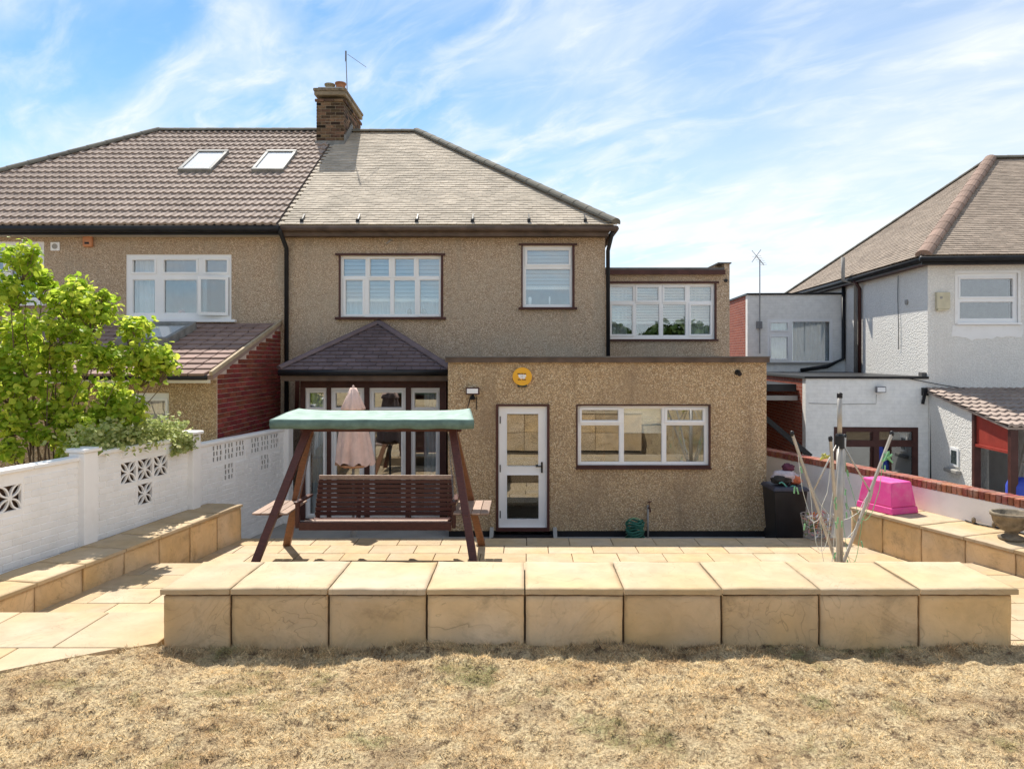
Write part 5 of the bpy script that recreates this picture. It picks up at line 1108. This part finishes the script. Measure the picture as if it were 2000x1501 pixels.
t = thing('wire_basket', (kx, ky, PAT), 'wire basket of coloured pegs and plant scraps beside the bench end', 'basket')
m = MB()
for k in range(18): a = 2*math.pi*k/18; m.tube([(kx+.17*math.cos(a), ky+.14*math.sin(a), PAT+.01), (kx+.23*math.cos(a), ky+.19*math.sin(a), PAT+.34)], .004, 4)
for j in range(5): r = .17+.06*j/4; m.tube([(kx+r*math.cos(2*math.pi*i/24), ky+r*.83*math.sin(2*math.pi*i/24), PAT+.012+.082*j) for i in range(25)], .005, 4, False)
m.build('wire_frame', M_alu, t); m1, m2, m3 = plain('green_scraps', (.10,.22,.05), .8, .4, 20), plain('orange_pegs', (.62,.22,.05), .7, .3, 20), plain('pink_pegs', (.6,.3,.3), .7, .3, 20); rr = random.Random(12)
for nm, mm in (('green_scraps', m1), ('orange_pegs', m2), ('pink_pegs', m3), ('white_pegs', M_white)):
    m = MB()
    for k in range(22):
        p = Vector((kx+rr.uniform(-.15, .15), ky+rr.uniform(-.12, .12), PAT+rr.uniform(.05, .36))); m.bar(p, p+Vector((rr.uniform(-1, 1), rr.uniform(-1, 1), rr.uniform(-.6, .9))).normalized()*.075, .014, .014)
    stuff(m.build(nm, mm, t))
hx_, hy_ = X(1240, 11.2), 11.2
t = thing('hose_reel', (hx_, hy_, LOW), 'coil of dark green garden hose at the foot of the extension wall', 'hose'); m = MB()
for k in range(9): r = .13+.012*math.sin(k*2.1); m.tube([(hx_+r*math.cos(2*math.pi*i/22), hy_+r*.8*math.sin(2*math.pi*i/22), LOW+.03+.036*k+.015*math.sin(i*.9+k)) for i in range(23)], .016, 6, False)
m.build('coil', M_hose, t, smooth=True); MB().tube([(hx_+.13*math.cos(a), hy_, LOW+.2+.17*math.sin(a)) for a in np.linspace(0, math.pi, 12)], .008, 6).build('tie', M_lineg, t)
t = thing('outdoor_tap', (X(1266, DX), DX-.06, LOW), 'thin standpipe with a tap on the extension wall', 'tap')
tube_part('pipe', [(X(1265, DX), DX-.03, LOW), (X(1265, DX), DX-.03, Z(985, DX)), ], .016, M_conc, t); tube_part('spout', [(X(1265, DX), DX-.03, Z(990, DX)), (X(1267, DX), DX-.12, Z(990, DX)), (X(1267, DX), DX-.14, Z(996, DX))], .013, M_brown, t); MB().bar((X(1263, DX), DX-.07, Z(979, DX)), (X(1271, DX), DX-.07, Z(977, DX)), .016, .016).box(X(1266.5, DX)-.006, X(1266.5, DX)+.006, DX-.076, DX-.064, Z(990, DX), Z(978, DX)).build('tap_handle', M_brown, t)
# ================================================================ FITTINGS ON THE EXTENSION
I4 = Matrix.Identity(4)
fl1 = floodlight((X(924, DX), DX, Z(762.5, DX)), I4, 'brown security floodlight with sensor on the extension wall left of the door', .215, .115, M_brown, M_white)
MB().lathe([(.0, 0.0), (.035, 0), (.05, .03), (.03, .06)][1:], (X(923.5, DX), DX-.06, Z(780, DX)), 12).box(X(923.5, DX)-.02, X(923.5, DX)+.02, DX-.05, DX-.002, Z(777, DX), Z(769, DX)).build('sensor', M_black, fl1)
tube_part('cable', [(X(918, DX), DX-.012, Z(778, DX)), (X(911, DX), DX-.012, Z(805, DX))], .006, M_black, fl1, 5); tube_part('cable', [(X(931, DX), DX-.012, Z(775, DX)), (X(931, DX), DX-.012, Z(800, DX))], .006, M_black, fl1, 5)
ax, az_ = X(1020, DX), Z(735, DX); t = thing('alarm_box', (ax, DX, az_), 'round yellow burglar alarm box above the white door', 'alarm box')
def disc(m, r, y0, y1, n=36, sx=1, sz=1, r2=None): 
    r2 = r2 or r
    return m.add([(ax+r*sx*math.cos(2*math.pi*k/n), y1, az_+r*sz*math.sin(2*math.pi*k/n)) for k in range(n)]+[(ax+r2*sx*math.cos(2*math.pi*k/n), y0, az_+r2*sz*math.sin(2*math.pi*k/n)) for k in range(n)], [tuple(range(n)), tuple(range(n, 2*n))[::-1]]+[(k, (k+1) % n, n+(k+1) % n, n+k) for k in range(n)])
disc(MB(), .140, DX-.06, DX-.002, sx=1.03, sz=.97, r2=.134).build('cover', M_yellow, t, bevel=.012)
MB().box(ax-.075, ax+.075, DX-.05, DX-.002, az_-.165, az_-.127).build('strobe_base', plain('dark_teal', (.03,.05,.05)), t, bevel=.01)
m = MB()
for (x, z, w_, h_) in ((-.052, .045, .05, .016), (.0, .047, .035, .014), (.045, .045, .035, .014), (-.045, -.048, .05, .014), (.03, -.048, .06, .014)): m.box(ax+x-w_/2, ax+x+w_/2, DX-.0635, DX-.0605, az_+z-h_/2, az_+z+h_/2)
m.build('logo_bars', M_brown, t)
m = MB(); rr = random.Random(2)
for (x, z, w_, h_) in ((-.04, .01, .035, .05), (-.01, .016, .03, .036), (.018, .008, .028, .05), (.047, .014, .022, .036), (-.012, -.022, .04, .022), (.03, -.024, .036, .018)): m.bar((ax+x-w_/2, DX-.062, az_+z-.006), (ax+x+w_/2, DX-.062, az_+z+.006), .003, h_)
m.build('logo_letters', M_white, t)
cxx, czz = X(1440, DX), Z(727, DX); t = thing('dome_camera', (cxx, DX, czz), 'small black security camera at the top right of the extension', 'camera')
MB().tube([(cxx, DX-.002, czz), (cxx, DX-.03, czz)], .045, 16).build('mount', M_black, t); MB().tube([(cxx, DX-.03, czz), (cxx+.012, DX-.10, czz-.03)], .034, 14).build('barrel', M_black, t)
a0, a1_, a2, a3 = rect(165, 184, 452, 483, DW); t = thing('alarm_box', ((a0+a1_)/2, DW, a2), 'faded orange alarm box under the eaves of the attached house', 'alarm box')
MB().box(a0, a1_, DW-.08, DW-.002, a2, a3).build('cover', M_orange, t, bevel=.03); MB().box(a0+.05, a1_-.05, DW-.083, DW-.0805, a2+.05, a2+.09).build('badge', M_black, t)
a0, a1_, a2, a3 = rect(100, 118, 473, 490, DW); t = thing('wall_vent', ((a0+a1_)/2, DW, a2), 'small square white extractor vent beside the orange alarm box', 'vent')
MB().box(a0, a1_, DW-.03, DW-.002, a2, a3).build('plate', M_white, t, bevel=.01); MB().tube([((a0+a1_)/2, DW-.031, (a2+a3)/2), ((a0+a1_)/2, DW-.04, (a2+a3)/2)], .05, 16).build('grille', M_conc, t)
# ladder and blue tub in the carport
t = thing('ladder', on_n(.5, vb-.5, NZ0), 'white metal ladder leaning inside the carport on the right', 'ladder')
l0 = [Vector((.45, vb-.25, NZ0)), Vector((.45, vb-.72, NZ0))]; l1 = [Vector((.85, vb-.25, R(-1.3))), Vector((.85, vb-.72, R(-1.3)))]
for a, b in zip(l0, l1): MB(NTm).bar(a, b, .03, .06, up=(0, 1, 0)).build('rail', M_alu, t); MB(NTm).tube([b, b+Vector((.01, 0, .03))], .03, 8).build('end_cap', M_black, t)
for k in range(1, 6): a = l0[0].lerp(l1[0], k/6); b = l0[1].lerp(l1[1], k/6); MB(NTm).tube([a, b], .016, 8).build('rung', M_alu, t)
c = on_n(.25, vb-1.05, NZ0); t = thing('water_butt', c, 'blue plastic tub standing in the carport', 'tub'); MB().lathe([(.20, .001), (.24, .5), (.24, .9), (.20, 1.0), (.05, 1.05)], c, 20).build('body', M_blue, t, smooth=True)
# ================================================================ TREE AND CLIMBER
def leaf_cloud(pts, nrm, size, fold=.25, seed=0):
    q = np.random.default_rng(seed); n = len(pts)
    shp = np.array([(0,0,0),(-.32,.18,.06),(-.46,.50,.10),(-.30,.82,.05),(0,1.05,-.06),(.30,.82,.05),(.46,.50,.10),(.32,.18,.06),(0,.5,-.02)]); fcs = [(8,i,i+1) for i in range(0,7)]+[(8,7,0)]
    d = nrm+q.normal(0, .75, (n, 3)); d /= np.linalg.norm(d, axis=1)[:, None]          # leaf plane normal
    a = q.normal(0, 1, (n, 3)); a[:, 2] -= .6; a -= d*np.sum(a*d, 1)[:, None]; a /= np.linalg.norm(a, axis=1)[:, None]; b = np.cross(a, d); s = size*q.uniform(.45, 1.45, n)
    V = pts[:, None, :]+s[:, None, None]*(shp[None, :, 0:1]*b[:, None, :]+shp[None, :, 1:2]*a[:, None, :]+shp[None, :, 2:3]*d[:, None, :]*(1+q.normal(0, .6, n))[:, None, None])
    Fx = (np.array(fcs)[None]+(np.arange(n)*9)[:, None, None]).reshape(-1, 3); return V.reshape(-1, 3), Fx
def leaves(name, pts, nrm, size, m, parent, seed):
    V, Fx = leaf_cloud(np.array(pts), np.array(nrm), size, seed=seed); me = bpy.data.meshes.new(name); me.from_pydata(V.tolist(), [], Fx.tolist()); me.update(); return link(name, me, m, parent)
M_leafd = leafmat('dark_leaf', (.035,.07,.015), (.08,.13,.03), .3)
tb = Vector((X(75, 8.9), 8.9, R(-2.75)))
t = thing('tree', tb, 'bushy lime green tree growing behind the white wall', 'tree')
trk = MB(); rr = random.Random(17)
def limb(p, q, r0, r1, n=6, wob=.06):
    pts = []; 
    for k in range(n+1): s = k/n; pts.append(p.lerp(q, s)+Vector((rr.uniform(-1,1), rr.uniform(-1,1), rr.uniform(-.5,.5)))*wob*math.sin(math.pi*s))
    trk.tube(pts, [r0+(r1-r0)*k/n for k in range(n+1)], 7); return pts
# clumps given by photo pixel, depth and radius
clumps = [(40,505,8.7,.27),(75,540,9.0,.22),(20,560,8.6,.30),(135,590,8.9,.33),(185,610,9.1,.30),(95,640,8.7,.36),(30,650,8.9,.35),(265,640,9.2,.24),(290,690,9.2,.30),(235,700,9.0,.30),(165,690,8.8,.34),(60,730,8.6,.36),(10,760,8.5,.34),(130,760,8.9,.33),(220,770,9.1,.28),(290,725,9.3,.24),(250,800,9.0,.26),(180,830,8.8,.26),(20,830,8.5,.24),(225,845,9.0,.22),(150,560,9.2,.20),(315,695,9.3,.16),(-60,600,8.8,.5),(-80,750,8.8,.5),(60,690,9.4,.34),(150,640,9.5,.3),(75,850,8.6,.16),(120,865,8.7,.15),(165,868,8.9,.14),(20,875,8.4,.15),(100,800,8.8,.17),(330,715,9.3,.10),(200,575,9.2,.10),(50,800,8.7,.2),(140,815,8.8,.2),(205,800,9.0,.2),(0,700,8.6,.25),(110,700,8.8,.22)]
lp, ln_ = [], []
forks = [tb+Vector((rr.uniform(-.3,.3), rr.uniform(-.2,.2), .05)) for _ in range(4)]
for px, py, d, r in clumps:
    r *= .80
    c = Vector((X(px, d), d, Z(py, d))); base = forks[rr.randrange(4)]; mid = base.lerp(c, .5)+Vector((0, 0, -.12+rr.uniform(-.1, .1))); limb(base, mid, .016, .010, 5, .12); limb(mid, c, .010, .004, 5, .08)
    tw = []
    for k in range(9):
        e_ = c+Vector((rr.gauss(0,1), rr.gauss(0,1), rr.gauss(0,.8))).normalized()*r*rr.uniform(.75, 1.15); limb(c.lerp(mid, .15), e_, .007, .003, 4, .03); tw.append(e_)
    n = int(1350*r)
    for k in range(n):
        v = Vector((rr.gauss(0,1), rr.gauss(0,1), rr.gauss(0,1))).normalized()
        if rr.random() < .55: e_ = tw[rr.randrange(9)]; p = c.lerp(e_, rr.uniform(.45, 1.1))+Vector((rr.gauss(0,.05), rr.gauss(0,.05), rr.gauss(0,.05)))
        else: p = c+Vector((v.x, v.y, v.z*.8))*r*(rr.random()**.45)
        lp.append(p); dn = (p-c).normalized()*.5+Vector((0, 0, .8)); ln_.append(dn)
trk.build('trunk', M_bark, t, smooth=True); leaves('crown', lp, ln_, .071, M_leaf, t, 3)
# climber spilling over the wall
cb0 = Vector((wx(9.4)-.25, 9.4, R(-1.5))); t = thing('climbing_plant', (cb0.x, cb0.y, R(-2.6)), 'pale variegated climber spilling over the top of the white wall', 'plant')
lp, ln_ = [], []; st = MB()
for k in range(3600):
    d = rr.triangular(8.0, 10.05, 9.3); s = rr.gauss(0, .13)-.18; hgt = rr.triangular(-.12, .30, .03)*(1.1 if d < 9.8 else .7)
    if rr.random() < .10: d = rr.uniform(9.5, 9.95); s = .03+rr.uniform(0, .05); hgt = -rr.uniform(.0, .22)
    p = Vector((wx(d)+s, d, R(-1.06)+hgt-.25*abs(min(0, s+.15)))); lp.append(p); ln_.append(Vector((.4, -.3, 1)))
for k in range(22):
    d = rr.uniform(8.3, 9.9); a = Vector((wx(d)-.2, d, R(-2.6))); pts = [a+Vector((.04*math.sin(i+k), .06*math.sin(1.7*i+k), i*.16)) for i in range(11)]; st.tube(pts, [.012-.0008*i for i in range(11)], 5)
st.build('stem', M_bark, t); leaves('foliage', lp, ln_, .048, M_ivy, t, 5)
struct(MB().add([(-30, 2, R(-2.62)), (-5.9, 2, R(-2.62)), (wx(10.8)-.12, 10.8, R(-2.62)), (-30, 10.8, R(-2.62))], [(0,1,2,3)]).build('neighbour_garden', M_lawn))
# ================================================================ TREES AT THE END OF THE GARDEN, behind the camera (the windows mirror them)
for k, (x, y, r) in enumerate(((-11, -21, 3.6), (-5.5, -23, 3.4), (0, -22, 3.7), (5.5, -23, 3.5), (11, -21, 3.6))):
    t = thing('tree', (x, y, -.02), ('broad', 'round', 'dense', 'tall', 'spreading')[k]+' green tree at the end of the garden behind the lawn', 'tree', 'trees at the end of the garden')
    MB().tube([(x, y, -.03), (x+.1, y, 1.2), (x, y+.1, 2.0)], [.16, .12, .06], 8).build('trunk', M_bark, t); lp = []; ln_ = []
    for i in range(2400):
        v = Vector((rr.gauss(0,1), rr.gauss(0,1), rr.gauss(0,1))).normalized(); p = Vector((x, y, 2.1))+Vector((v.x*r, v.y*r*.6, v.z*2.2))*(rr.random()**.35); lp.append(p); ln_.append(v)
    leaves('crown', lp, ln_, .42, M_leafd, t, 60+k)
